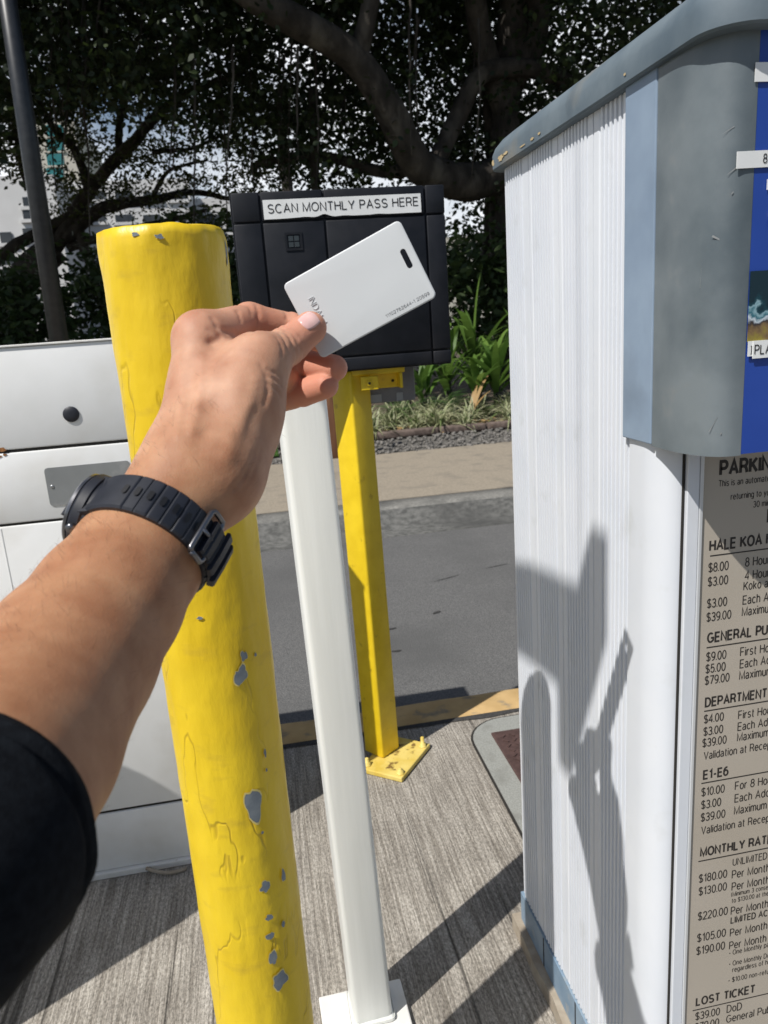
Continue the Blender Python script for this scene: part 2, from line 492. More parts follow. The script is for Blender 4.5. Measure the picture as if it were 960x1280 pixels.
M['iron'] = mat('iron', (0.055, 0.030, 0.026), (0.085, 0.048, 0.042), rough=0.75, scale=60, bump=0.4, bscale=200)
M['soil'] = mat('soil', (0.05, 0.038, 0.026), (0.10, 0.075, 0.05), rough=1.0, scale=40, detail=8, bump=0.8, bscale=60, bdist=0.02)
M['gravel'] = mat('gravel', (0.07, 0.065, 0.058), (0.19, 0.18, 0.16), rough=0.95, scale=45, detail=9, bump=0.9, bscale=70, bdist=0.02)
M['stone'] = mat('stone', (0.08, 0.075, 0.068), (0.22, 0.205, 0.185), rough=0.9, scale=30)
M['edging'] = mat('edging', (0.08, 0.058, 0.048), (0.16, 0.12, 0.10), rough=0.95, scale=25, bump=0.5, bdist=0.006)
M['lawn'] = mat('lawn', (0.05, 0.11, 0.018), (0.09, 0.17, 0.03), rough=0.9, scale=40, bump=0.6, bdist=0.02)
M['far_ground'] = mat('far_ground', (0.035, 0.045, 0.02), (0.06, 0.07, 0.03), rough=1.0, scale=1.5)
M['bark'] = mat('bark', (0.028, 0.023, 0.018), (0.075, 0.063, 0.052), rough=0.95, scale=6, stretch=(1, 1, 0.5), detail=9, bump=0.8, bscale=14, bdist=0.03, c3=(0.12, 0.105, 0.085), s3=3)
M['building_white'] = mat('building_white', (0.62, 0.62, 0.61), (0.68, 0.68, 0.67), rough=0.8, scale=1.0)
M['building_cream'] = mat('building_cream', (0.52, 0.49, 0.42), (0.58, 0.55, 0.48), rough=0.8, scale=0.6)
M['window'] = mat('window', (0.03, 0.035, 0.04), (0.06, 0.065, 0.07), rough=0.2, scale=1.2)
M['teal_glass'] = mat('teal_glass', (0.03, 0.16, 0.17), (0.05, 0.24, 0.25), rough=0.2, scale=0.4)
M['stain'] = mat('stain', (0.030, 0.029, 0.028), (0.055, 0.053, 0.05), rough=0.9, scale=200)
M['dome_conc'] = mat('dome_conc', (0.25, 0.24, 0.22), (0.34, 0.33, 0.30), rough=0.9, scale=140, bump=0.3)


def leaf_mat(name, c1, c2, trans=0.25, rough=0.45, scale=0.9):
    mt, n, b = new_mat(name)
    L = n.links
    g = n.nodes.new('ShaderNodeNewGeometry')
    r = n.nodes.new('ShaderNodeValToRGB')
    r.color_ramp.elements[0].color = (*c1, 1)
    r.color_ramp.elements[1].color = (*c2, 1)
    L.new(g.outputs['Random Per Island'], r.inputs['Fac'])
    L.new(r.outputs['Color'], b.inputs['Base Color'])
    b.inputs['Roughness'].default_value = rough
    tr = n.nodes.new('ShaderNodeBsdfTranslucent')
    L.new(r.outputs['Color'], tr.inputs['Color'])
    ms = n.nodes.new('ShaderNodeMixShader')
    ms.inputs[0].default_value = trans
    out = n.nodes['Material Output']
    L.new(b.outputs['BSDF'], ms.inputs[1])
    L.new(tr.outputs['BSDF'], ms.inputs[2])
    L.new(ms.outputs['Shader'], out.inputs['Surface'])
    return mt


M['banyan_leaf'] = leaf_mat('banyan_leaf', (0.010, 0.019, 0.006), (0.038, 0.060, 0.015), 0.28, 0.6)
M['light_leaf'] = leaf_mat('light_leaf', (0.030, 0.044, 0.010), (0.085, 0.10, 0.024), 0.28, 0.55)
M['shrub_leaf'] = leaf_mat('shrub_leaf', (0.020, 0.040, 0.010), (0.060, 0.098, 0.026), 0.2, 0.6)
M['strap_leaf'] = leaf_mat('strap_leaf', (0.085, 0.17, 0.03), (0.17, 0.28, 0.055), 0.35)
M['fern'] = leaf_mat('fern', (0.05, 0.13, 0.03), (0.10, 0.21, 0.045), 0.35)
M['palm'] = leaf_mat('palm', (0.04, 0.075, 0.02), (0.085, 0.12, 0.035), 0.25)
M['spider_green'] = leaf_mat('spider_green', (0.10, 0.16, 0.05), (0.17, 0.22, 0.08), 0.25)
M['spider_cream'] = leaf_mat('spider_cream', (0.42, 0.42, 0.24), (0.55, 0.53, 0.36), 0.25)
M['dry_leaf'] = leaf_mat('dry_leaf', (0.28, 0.16, 0.06), (0.40, 0.27, 0.12), 0.15)
M['grass'] = leaf_mat('grass', (0.06, 0.15, 0.02), (0.11, 0.22, 0.04), 0.3)


def concrete_broom():
    mt, n, b = new_mat('broomed_concrete')
    L = n.links
    tc = n.nodes.new('ShaderNodeTexCoord')

    def noise(scale, stretch, detail=6, rough=0.6, rot=0.0):
        mp = n.nodes.new('ShaderNodeMapping')
        mp.inputs['Scale'].default_value = stretch
        mp.inputs['Rotation'].default_value = (0, 0, rot)
        L.new(tc.outputs['Object'], mp.inputs['Vector'])
        x = n.nodes.new('ShaderNodeTexNoise')
        x.inputs['Scale'].default_value = scale
        x.inputs['Detail'].default_value = detail
        x.inputs['Roughness'].default_value = rough
        L.new(mp.outputs['Vector'], x.inputs['Vector'])
        return x.outputs['Fac']

    def ramp(v, a, b_, c1, c2):
        r = n.nodes.new('ShaderNodeValToRGB')
        r.color_ramp.elements[0].position = a
        r.color_ramp.elements[1].position = b_
        r.color_ramp.elements[0].color = (*c1, 1)
        r.color_ramp.elements[1].color = (*c2, 1)
        L.new(v, r.inputs['Fac'])
        return r.outputs['Color']

    def mixc(f, a, c, mode='MIX'):
        x = n.nodes.new('ShaderNodeMix')
        x.data_type = 'RGBA'
        x.blend_type = mode
        if isinstance(f, float): x.inputs[0].default_value = f
        else: L.new(f, x.inputs[0])
        L.new(a, x.inputs[6])
        if isinstance(c, tuple): x.inputs[7].default_value = (*c, 1)
        else: L.new(c, x.inputs[7])
        return x.outputs[2]
    rot = R(4)
    streak = noise(190, (1.0, 0.03, 1), 3, 0.6, rot)
    groove = noise(34, (1.0, 0.012, 1), 4, 0.6, rot)
    speck = noise(330, (1.0, 0.38, 1), 5, 0.85, rot)
    blot = noise(9, (1, 0.9, 1), 9, 0.7)
    c = ramp(speck, 0.36, 0.64, (0.170, 0.158, 0.136), (0.65, 0.607, 0.54))
    c = mixc(0.75, c, ramp(streak, 0.38, 0.62, (0.42, 0.40, 0.38), (1.0, 1.0, 1.0)), 'MULTIPLY')
    c = mixc(0.55, c, ramp(blot, 0.35, 0.68, (0.52, 0.50, 0.48), (1.0, 0.99, 0.96)), 'MULTIPLY')
    gr = ramp(groove, 0.34, 0.40, (0.0, 0.0, 0.0), (1, 1, 1))
    c = mixc(0.62, c, gr, 'MULTIPLY')
    L.new(c, b.inputs['Base Color'])
    b.inputs['Roughness'].default_value = 0.92
    b.inputs['Specular IOR Level'].default_value = 0.2
    ad = n.nodes.new('ShaderNodeMath')
    ad.operation = 'ADD'
    L.new(streak, ad.inputs[0])
    L.new(streak, ad.inputs[1])
    ad2 = n.nodes.new('ShaderNodeMath')
    ad2.operation = 'ADD'
    L.new(ad.outputs[0], ad2.inputs[0])
    L.new(gr, ad2.inputs[1])
    bp = n.nodes.new('ShaderNodeBump')
    bp.inputs['Strength'].default_value = 0.7
    bp.inputs['Distance'].default_value = 0.0022
    L.new(ad2.outputs[0], bp.inputs['Height'])
    L.new(bp.outputs['Normal'], b.inputs['Normal'])
    return mt


def asphalt():
    mt = mat('asphalt', (0.070, 0.070, 0.070), (0.165, 0.163, 0.157), rough=0.9, scale=230, detail=4, lo=0.3, hi=0.7, bump=0.7, bscale=190, bdist=0.004,
             c3=(0.085, 0.085, 0.083), s3=2.2, lo3=0.45, hi3=0.75)
    return mt


def skin():
    mt, n, b = new_mat('skin')
    L = n.links
    tc = n.nodes.new('ShaderNodeTexCoord')
    a = n.nodes.new('ShaderNodeTexNoise')
    a.inputs['Scale'].default_value = 45
    a.inputs['Detail'].default_value = 6
    L.new(tc.outputs['Object'], a.inputs['Vector'])
    r = n.nodes.new('ShaderNodeValToRGB')
    r.color_ramp.elements[0].position = 0.32
    r.color_ramp.elements[1].position = 0.68
    r.color_ramp.elements[0].color = (0.40, 0.195, 0.118, 1)
    r.color_ramp.elements[1].color = (0.55, 0.315, 0.205, 1)
    L.new(a.outputs['Fac'], r.inputs['Fac'])
    # redder at the finger ends and knuckles, from a mask painted with the shape
    at = n.nodes.new('ShaderNodeAttribute')
    at.attribute_name = 'flush'
    mxx = n.nodes.new('ShaderNodeMix')
    mxx.data_type = 'RGBA'
    L.new(at.outputs['Fac'], mxx.inputs[0])
    L.new(r.outputs['Color'], mxx.inputs[6])
    mxx.inputs[7].default_value = (0.60, 0.25, 0.17, 1)
    tn = n.nodes.new('ShaderNodeAttribute')
    tn.attribute_name = 'suntan'
    mt2 = n.nodes.new('ShaderNodeMix')
    mt2.data_type = 'RGBA'
    mt2.blend_type = 'MULTIPLY'
    L.new(tn.outputs['Fac'], mt2.inputs[0])
    L.new(mxx.outputs[2], mt2.inputs[6])
    mt2.inputs[7].default_value = (0.83, 0.76, 0.62, 1)
    L.new(mt2.outputs[2], b.inputs['Base Color'])
    b.inputs['Roughness'].default_value = 0.58
    b.inputs['Specular IOR Level'].default_value = 0.32
    b.inputs['Subsurface Weight'].default_value = 0.22
    b.inputs['Subsurface Radius'].default_value = (1.0, 0.35, 0.2)
    b.inputs['Subsurface Scale'].default_value = 0.006
    vo = n.nodes.new('ShaderNodeTexVoronoi')
    vo.inputs['Scale'].default_value = 900
    L.new(tc.outputs['Object'], vo.inputs['Vector'])
    nn = n.nodes.new('ShaderNodeTexNoise')
    nn.inputs['Scale'].default_value = 240
    nn.inputs['Detail'].default_value = 6
    L.new(tc.outputs['Object'], nn.inputs['Vector'])
    ad = n.nodes.new('ShaderNodeMath')
    ad.operation = 'MULTIPLY_ADD'
    ad.inputs[1].default_value = 0.35
    L.new(vo.outputs['Distance'], ad.inputs[0])
    L.new(nn.outputs['Fac'], ad.inputs[2])
    bp = n.nodes.new('ShaderNodeBump')
    bp.inputs['Strength'].default_value = 0.3
    bp.inputs['Distance'].default_value = 0.0006
    L.new(ad.outputs[0], bp.inputs['Height'])
    L.new(bp.outputs['Normal'], b.inputs['Normal'])
    return mt


def bollard_paint():
    """thick brushed yellow paint with fine cracks here and there"""
    mt, n, b = new_mat('bollard_paint')
    L = n.links
    tc = n.nodes.new('ShaderNodeTexCoord')

    def noise(scale, detail=5, stretch=(1, 1, 1)):
        mp = n.nodes.new('ShaderNodeMapping')
        mp.inputs['Scale'].default_value = stretch
        L.new(tc.outputs['Object'], mp.inputs['Vector'])
        x = n.nodes.new('ShaderNodeTexNoise')
        x.inputs['Scale'].default_value = scale
        x.inputs['Detail'].default_value = detail
        L.new(mp.outputs['Vector'], x.inputs['Vector'])
        return x.outputs['Fac'], mp
    a, _ = noise(10, 6)
    r = n.nodes.new('ShaderNodeValToRGB')
    r.color_ramp.elements[0].position = 0.35
    r.color_ramp.elements[1].position = 0.65
    r.color_ramp.elements[0].color = (0.70, 0.475, 0.010, 1)
    r.color_ramp.elements[1].color = (0.79, 0.565, 0.018, 1)
    L.new(a, r.inputs['Fac'])
    # hairline cracks: level lines of a tall noise, wandering mostly up and down, only where a mask allows
    lv_, _ = noise(13, 4, (1, 1, .30))
    ab = n.nodes.new('ShaderNodeMath')
    ab.operation = 'SUBTRACT'
    ab.inputs[1].default_value = 0.5
    L.new(lv_, ab.inputs[0])
    ab2 = n.nodes.new('ShaderNodeMath')
    ab2.operation = 'ABSOLUTE'
    L.new(ab.outputs[0], ab2.inputs[0])
    cr = n.nodes.new('ShaderNodeMapRange')
    cr.inputs['From Min'].default_value = 0.001
    cr.inputs['From Max'].default_value = 0.007
    cr.inputs['To Min'].default_value = 1.0
    cr.inputs['To Max'].default_value = 0.0
    L.new(ab2.outputs[0], cr.inputs['Value'])
    mk, _ = noise(8.5, 3)
    mr = n.nodes.new('ShaderNodeMapRange')
    mr.inputs['From Min'].default_value = 0.46
    mr.inputs['From Max'].default_value = 0.60
    L.new(mk, mr.inputs['Value'])
    mu = n.nodes.new('ShaderNodeMath')
    mu.operation = 'MULTIPLY'
    L.new(cr.outputs['Result'], mu.inputs[0])
    L.new(mr.outputs['Result'], mu.inputs[1])
    mc = n.nodes.new('ShaderNodeMix')
    mc.data_type = 'RGBA'
    sc = n.nodes.new('ShaderNodeMath')
    sc.operation = 'MULTIPLY'
    sc.inputs[1].default_value = 0.5
    L.new(mu.outputs[0], sc.inputs[0])
    L.new(sc.outputs[0], mc.inputs[0])
    L.new(r.outputs['Color'], mc.inputs[6])
    mc.inputs[7].default_value = (0.38, 0.24, 0.01, 1)
    # scuff stains
    st, _ = noise(30, 8, (1, 1, 2.2))
    sm = n.nodes.new('ShaderNodeMapRange')
    sm.inputs['From Min'].default_value = 0.58
    sm.inputs['From Max'].default_value = 0.80
    sm.inputs['To Max'].default_value = 0.6
    L.new(st, sm.inputs['Value'])
    mc2 = n.nodes.new('ShaderNodeMix')
    mc2.data_type = 'RGBA'
    L.new(sm.outputs['Result'], mc2.inputs[0])
    L.new(mc.outputs[2], mc2.inputs[6])
    mc2.inputs[7].default_value = (0.50, 0.33, 0.03, 1)
    L.new(mc2.outputs[2], b.inputs['Base Color'])
    b.inputs['Roughness'].default_value = 0.40
    fine, _ = noise(120, 5, (1, 1, 0.4))
    big, _ = noise(26, 3, (1, 1, 0.5))
    s1 = n.nodes.new('ShaderNodeMath')
    s1.operation = 'MULTIPLY_ADD'
    s1.inputs[1].default_value = 2.0
    L.new(big, s1.inputs[0])
    L.new(fine, s1.inputs[2])
    s2 = n.nodes.new('ShaderNodeMath')
    s2.operation = 'MULTIPLY_ADD'
    s2.inputs[1].default_value = -1.1
    L.new(mu.outputs[0], s2.inputs[0])
    L.new(s1.outputs[0], s2.inputs[2])
    bp = n.nodes.new('ShaderNodeBump')
    bp.inputs['Strength'].default_value = 0.35
    bp.inputs['Distance'].default_value = 0.0022
    L.new(s2.outputs[0], bp.inputs['Height'])
    L.new(bp.outputs['Normal'], b.inputs['Normal'])
    return mt


OFFZ = 0.0


def sea_photo():
    """printed picture of a rocky shore: dark sea above, white surf, brown and yellow rock below"""
    mt, n, b = new_mat('sea_photo')
    L = n.links
    tc = n.nodes.new('ShaderNodeTexCoord')
    no = n.nodes.new('ShaderNodeTexNoise')
    no.inputs['Scale'].default_value = 75
    no.inputs['Detail'].default_value = 8
    L.new(tc.outputs['Object'], no.inputs['Vector'])
    sx = n.nodes.new('ShaderNodeSeparateXYZ')
    L.new(tc.outputs['Object'], sx.inputs['Vector'])
    mr = n.nodes.new('ShaderNodeMapRange')
    mr.inputs['From Min'].default_value = 0.9676 - OFFZ
    mr.inputs['From Max'].default_value = 1.0195 - OFFZ
    L.new(sx.outputs['Z'], mr.inputs['Value'])
    ad = n.nodes.new('ShaderNodeMath')
    ad.operation = 'MULTIPLY_ADD'
    ad.inputs[1].default_value = 0.75
    L.new(no.outputs['Fac'], ad.inputs[0])
    L.new(mr.outputs['Result'], ad.inputs[2])
    r = n.nodes.new('ShaderNodeValToRGB')
    e = r.color_ramp.elements
    e[0].position = 0.36
    e[0].color = (0.30, 0.26, 0.03, 1)
    e[1].position = 1.25 / 1.3
    e[1].color = (0.005, 0.022, 0.035, 1)
    for p, c in ((0.50, (0.20, 0.13, 0.06)), (0.60, (0.03, 0.025, 0.03)), (0.68, (0.55, 0.62, 0.68)), (0.76, (0.02, 0.12, 0.16)), (0.83, (0.25, 0.40, 0.45)), (0.88, (0.008, 0.05, 0.07))):
        x = e.new(p)
        x.color = (*c, 1)
    L.new(ad.outputs[0], r.inputs['Fac'])
    L.new(r.outputs['Color'], b.inputs['Base Color'])
    b.inputs['Roughness'].default_value = 0.25
    return mt


M['concrete'] = concrete_broom()
M['asphalt'] = asphalt()
M['skin'] = skin()
M['bollard_paint'] = bollard_paint()
M['sea'] = sea_photo()

# ---------------------------------------------------------------- the ground
ROAD_Z = -0.12


def sheet(name, x0, x1, y0, y1, z, mt, kind='structure'):
    bm = bmesh.new()
    bm.faces.new([bm.verts.new(p) for p in ((x0, y0, z), (x1, y0, z), (x1, y1, z), (x0, y1, z))])
    o = obj(name, bm, mt)
    tag(o, kind=kind)
    return o


sheet('ground', -400, 400, -200, 800, -0.26, M['far_ground'])
sheet('road', -60, 60, -30, 4.30, ROAD_Z, M['asphalt'])
bm = bmesh.new()
add_box(bm, (-6, -0.9, -0.20), (5, 1.700, 0.0))
tag(obj('island_pavement', bm, M['concrete']), kind='structure')
# near kerb, worn yellow paint, with a rounded nose
bm = bmesh.new()
prof = [(1.703, -0.2), (1.703, 0.0), (1.71, 0.004), (1.80, 0.004)] + [(1.80 + 0.034 * math.sin(R(a)), 0.004 - 0.034 * (1 - math.cos(R(a)))) for a in (20, 45, 70, 90)] + [(1.845, -0.2)]
rows = []
nx = 120
for i in range(nx + 1):
    x = -6 + 11 * i / nx
    rows.append([bm.verts.new((x, y + 0.004 * mnoise.noise((x * 3, y * 5, 1)), z + 0.002 * mnoise.noise((x * 7, y * 20, 3)))) for y, z in prof])
for a, b in zip(rows[:-1], rows[1:]):
    for k in range(len(prof) - 1):
        bm.faces.new((a[k], a[k + 1], b[k + 1], b[k])).smooth = True
tag(obj('kerb', bm, M['kerb_yellow']), kind='structure')
jb = bmesh.new()
prev = None
for i in range(260):
    x = -1.2 + 3.0 * i / 259
    wa_ = .006 + .010 * max(0, mnoise.noise((x * 9, 0, 5)) + .25)
    row = (jb.verts.new((x, 1.7035, .0052)), jb.verts.new((x, 1.6985 - wa_, .0022)))
    if prev: jb.faces.new((prev[0], prev[1], row[1], row[0]))
    prev = row
tag(obj('kerb_joint', jb, M['stain']), kind='structure')
# far kerb with a gutter pan, then the pavement across the road
for nm_, mt_, prof in (('gutter', 'gutter', [(3.86, ROAD_Z - 0.05), (3.86, ROAD_Z + 0.006), (3.985, ROAD_Z + 0.012), (4.035, -0.022), (4.050, -0.012)]),
                       ('far_kerb', 'kerb', [(4.050, -0.012), (4.060, -0.003), (4.075, 0.0), (4.22, 0.0), (4.22, -0.2)])):
    bm = bmesh.new()
    rows = []
    for i in range(nx + 1):
        x = -20 + 40 * i / nx
        rows.append([bm.verts.new((x, y + 0.006 * mnoise.noise((x, 3.1, 1)), z)) for y, z in prof])
    for a, b in zip(rows[:-1], rows[1:]):
        for k in range(len(prof) - 1):
            bm.faces.new((a[k], a[k + 1], b[k + 1], b[k])).smooth = True
    tag(obj(nm_, bm, M[mt_]), kind='structure')
bm = bmesh.new()
add_box(bm, (-30, 4.224, -0.24), (30, 5.82, 0.003))
tag(obj('pavement', bm, M['walk']), kind='structure')
sheet('gravel_strip', -30, 30, 5.822, 6.60, -0.01, M['gravel'])
sheet('garden_soil', -60, 60, 6.602, 40, 0.02, M['soil'])
# loose gravel stones
bm = bmesh.new()
for i in range(2600):
    x, y = RNG.uniform(-3.0, 4.2), RNG.uniform(5.80, 6.62)
    r = RNG.uniform(0.008, 0.022)
    b = bmesh.new()
    bmesh.ops.create_icosphere(b, subdivisions=1, radius=r)
    for v in b.verts:
        v.co *= RNG.uniform(0.75, 1.2)
        v.co.z *= 0.7
    b.transform(Matrix.Translation((x, y, r * 0.3)))
    join(bm, b)
tag(obj('loose_gravel', bm, M['stone']), kind='stuff')
# a sliver of mown lawn left of the planting
sheet('lawn', -9, 0.16, 6.20, 7.3, 0.006, M['lawn'])
bm = bmesh.new()
for i in range(9000):
    x, y = RNG.uniform(-2.8, 0.16), RNG.uniform(6.18, 7.0)
    a = RNG.uniform(0, math.pi)
    h = RNG.uniform(0.03, 0.07)
    dx, dy = math.cos(a) * 0.004, math.sin(a) * 0.004
    lx, ly = RNG.uniform(-.02, .02), RNG.uniform(-.02, .02)
    bm.faces.new([bm.verts.new(p) for p in ((x - dx, y - dy, 0.005), (x + dx, y + dy, 0.005), (x + lx, y + ly, h))])
tag(obj('lawn_grass', bm, M['grass']), kind='stuff')
# oil marks and twig scraps on the road belong to its surface: thin dark flecks
bm = bmesh.new()
for (x, y, l, wd, a) in ((0.42, 2.62, .05, .010, .1), (0.62, 2.72, .045, .012, .5), (0.40, 2.42, .04, .012, -.1), (0.24, 2.72, .09, .008, .1),
                          (1.02, 3.18, .12, .005, .2), (0.76, 3.10, .16, .004, .35)):
    n = 9
    vs = []
    for k in range(n):
        t = 2 * math.pi * k / n
        r = RNG.uniform(.7, 1.2)
        u, v = l / 2 * math.cos(t) * r, wd / 2 * math.sin(t) * r * 1.3
        vs.append(bm.verts.new((x + u * math.cos(a) - v * math.sin(a), y + u * math.sin(a) + v * math.cos(a), ROAD_Z + .003)))
    bm.faces.new(vs)
tag(obj('road_stains', bm, M['stain']), kind='structure')

# ---------------------------------------------------------------- utility cover in a concrete collar
t = thing('utility_cover', 'rust brown iron cover in pale concrete collar beside ribbed machine', 'cover', (0.75, 1.5, 0))
bm = bmesh.new()
poly = fillet(0.535, 1.575, 0.098, 90, 180, 8) + [(0.432, 1.15), (1.05, 1.15), (1.05, 1.673)]
poly = list(reversed(poly))
poly = poly if sum((poly[i][0] * poly[(i + 1) % len(poly)][1] - poly[(i + 1) % len(poly)][0] * poly[i][1]) for i in range(len(poly))) > 0 else list(reversed(poly))
add_prism(bm, poly, -0.05, 0.004)
obj('collar', bm, M['collar'], t)
# shallow dark joint round the collar
bm = bmesh.new()
out = fillet(0.535, 1.575, 0.104, 90, 180, 8)
inn = fillet(0.535, 1.575, 0.098, 90, 180, 8)
pts = [((1.05, 1.679), (1.05, 1.673))] + list(zip(out, inn)) + [((0.426, 1.15), (0.432, 1.15))]
vv = [(bm.verts.new((a[0], a[1], .002)), bm.verts.new((b[0], b[1], .002))) for a, b in pts]
for a, b in zip(vv[:-1], vv[1:]):
    bm.faces.new((a[0], b[0], b[1], a[1]))
obj('joint', bm, M['seam'], t)
bm = bmesh.new()
add_box(bm, (0.487, 1.20, -0.02), (0.98, 1.606, 0.008), bevel=0.003)
for i in range(22):
    for j in range(18):
        x, y = 0.51 + i * 0.022, 1.22 + j * 0.021
        add_box(bm, (x - .007, y - .0022, .0075), (x + .007, y + .0022, .0105), rot=R(45 if (i + j) % 2 else -45))
obj('lid', bm, M['iron'], t)

# ---------------------------------------------------------------- yellow bollard
BX, BY, BR, BH = -0.0575, 0.661, 0.0496, 1.083
t = thing('bollard', 'thick yellow pipe bollard with cracked and chipped paint behind the wrist', 'bollard', (BX, BY, 0))
bm = bmesh.new()
nz_, na_ = 150, 96
rows = []
for i in range(nz_ + 1):
    z = BH * (i / nz_)
    ring = []
    for k in range(na_):
        a = 2 * math.pi * k / na_
        top = max(0.0, (z - (BH - 0.045)) / 0.045)
        r = BR + 0.0010 * top + (0.0006 + 0.0020 * top) * mnoise.noise((math.cos(a) * 3.2, math.sin(a) * 3.2, z * 40))
        r += 0.0005 * mnoise.noise((math.cos(a) * 6, math.sin(a) * 6, z * 14))
        zz = z + (0.0022 * mnoise.noise((math.cos(a) * 2, math.sin(a) * 2, 7)) if i > nz_ - 3 else 0)
        if i == nz_:
            r -= 0.0012
        ring.append(bm.verts.new((BX + r * math.cos(a), BY + r * math.sin(a), zz)))
    rows.append(ring)
for a, b in zip(rows[:-1], rows[1:]):
    for k in range(na_):
        bm.faces.new((a[k], a[(k + 1) % na_], b[(k + 1) % na_], b[k])).smooth = True
prev = rows[-1]
for q, (fr, dz) in enumerate(((0.955, 0.0010), (0.6, 0.0022), (0.2, 0.003))):
    ring = []
    for k in range(na_):
        a = 2 * math.pi * k / na_
        ring.append(bm.verts.new((BX + BR * fr * math.cos(a), BY + BR * fr * math.sin(a), BH + dz + .001 * mnoise.noise((fr * math.cos(a) * 5, fr * math.sin(a) * 5, 2)))))
    for k in range(na_):
        bm.faces.new((prev[k], prev[(k + 1) % na_], ring[(k + 1) % na_], ring[k])).smooth = True
    prev = ring
bm.faces.new(prev)


def bpt(px, py):
    """point of the bollard's skin seen through this spot of the photograph -> (angle, z)"""
    d = FWD + RGT * (px - 480) / F_PX + DWN * (py - 640) / F_PX
    ox, oy = CAM[0] - BX, CAM[1] - BY
    A = d[0] ** 2 + d[1] ** 2
    B = ox * d[0] + oy * d[1]
    C = ox * ox + oy * oy - BR * BR
    disc = B * B - A * C
    if disc < 0: disc = 0
    tt = (-B - math.sqrt(disc)) / A
    p = CAM + tt * d
    return math.atan2(p[1] - BY, p[0] - BX), p[2]


# chipped patches: (angle and height from the list below) bare grey steel with a pale paint rim
def chip(ang, z, ha, hz, seed, mi=1):
    rg = random.Random(seed)
    n = 26
    for (grow, off, mti) in ((1.14, 0.0011, 2), (1.0, 0.0016, 1)):
        c = None
        ring = []
        for k in range(n):
            tt = 2 * math.pi * k / n
            rr = (0.95 + 0.55 * mnoise.noise((math.cos(tt) * 1.3, math.sin(tt) * 1.3, seed * 3.7)) + .12 * mnoise.noise((math.cos(tt) * 5, math.sin(tt) * 5, seed))) * grow
            a = ang + math.cos(tt) * ha * rr / BR
            zz = z + math.sin(tt) * hz * rr
            rad = BR + off
            ring.append(bm.verts.new((BX + rad * math.cos(a), BY + rad * math.sin(a), zz)))
        cen = bm.verts.new((BX + (BR + off) * math.cos(ang), BY + (BR + off) * math.sin(ang), z))
        for k in range(n):
            f = bm.faces.new((ring[k], ring[(k + 1) % n], cen))
            f.material_index = mti
            f.smooth = True


CHIPS = [(300, 844, .0060, .0085, 1), (304, 819, .0030, .0055, 2), (316, 1005, .0072, .0190, 3), (331, 1107, .0045, .0050, 4), (353, 1094, .0026, .0060, 5), (373, 1086, .0022, .0090, 6),
         (336, 1146, .0034, .0034, 7), (337, 1169, .0040, .0042, 8), (341, 1197, .0040, .0075, 9), (350, 1223, .0072, .0105, 10), (353, 1155, .002, .003, 11), (330, 940, .0013, .0045, 12),
         (332, 962, .001, .002, 13), (360, 950, .0016, .0130, 14), (281, 318, .0022, .0110, 15), (199, 296, .0030, .0018, 16), (170, 293, .0028, .0016, 17), (327, 1040, .0012, .0014, 18),
         (250, 772, .0025, .0012, 19), (318, 818, .0012, .002, 20)]
for (px, py, ha, hz, sd) in CHIPS:
    a, z = bpt(px, py)
    chip(a, z, ha, hz, sd)
obj('pipe', bm, [M['bollard_paint'], M['chip_metal'], M['chip_edge']], t)
bm = bmesh.new()
add_lathe(bm, [(BR + .012, 0.0), (BR + .010, 0.006), (BR + 0.0015, 0.012)], 40, (BX, BY, 0.0))
obj('footing', bm, M['yellow'], t)

# ---------------------------------------------------------------- white square post
t = thing('post', 'white square steel post on white base plate between the yellow ones', 'post', (0.078, 0.968, 0))
bm = bmesh.new()
add_box(bm, (0.0465, 0.885, 0.010), (0.1035, 0.942, 0.942), bevel=0.007, seg=3, rot=Matrix.Rotation(R(-1.2), 4, 'Y') @ Matrix.Rotation(R(3), 4, 'Z'), pivot=(0.075, .914, 0))
obj('tube', bm, M['white_post'], t, autosmooth=40)
bm = bmesh.new()
add_box(bm, (0.002, 0.800, 0.001), (0.130, 0.952, 0.0115), bevel=0.002, rot=R(1.5))
obj('base_plate', bm, M['rusty_white'], t)
bm = bmesh.new()
n = 14
for (cx, cy, a0, a1) in ((0.079, 0.966, 0, 1),):
    lo = (0.0425, 0.881, 0.0115)
    hi = (0.1075, 0.946, 0.019)
    add_box(bm, lo, hi, bevel=0.006)
obj('weld', bm, M['white_post'], t, autosmooth=60)
for bx, by in ((0.016, 0.814), (0.116, 0.814)):
    bm = bmesh.new()
    add_lathe(bm, [(.0085, .0115), (.0085, .018), (.005, .019), (.005, .028), (.004, .029)], 6, (bx, by, 0))
    obj('bolt', bm, M['rusty_white'], t)

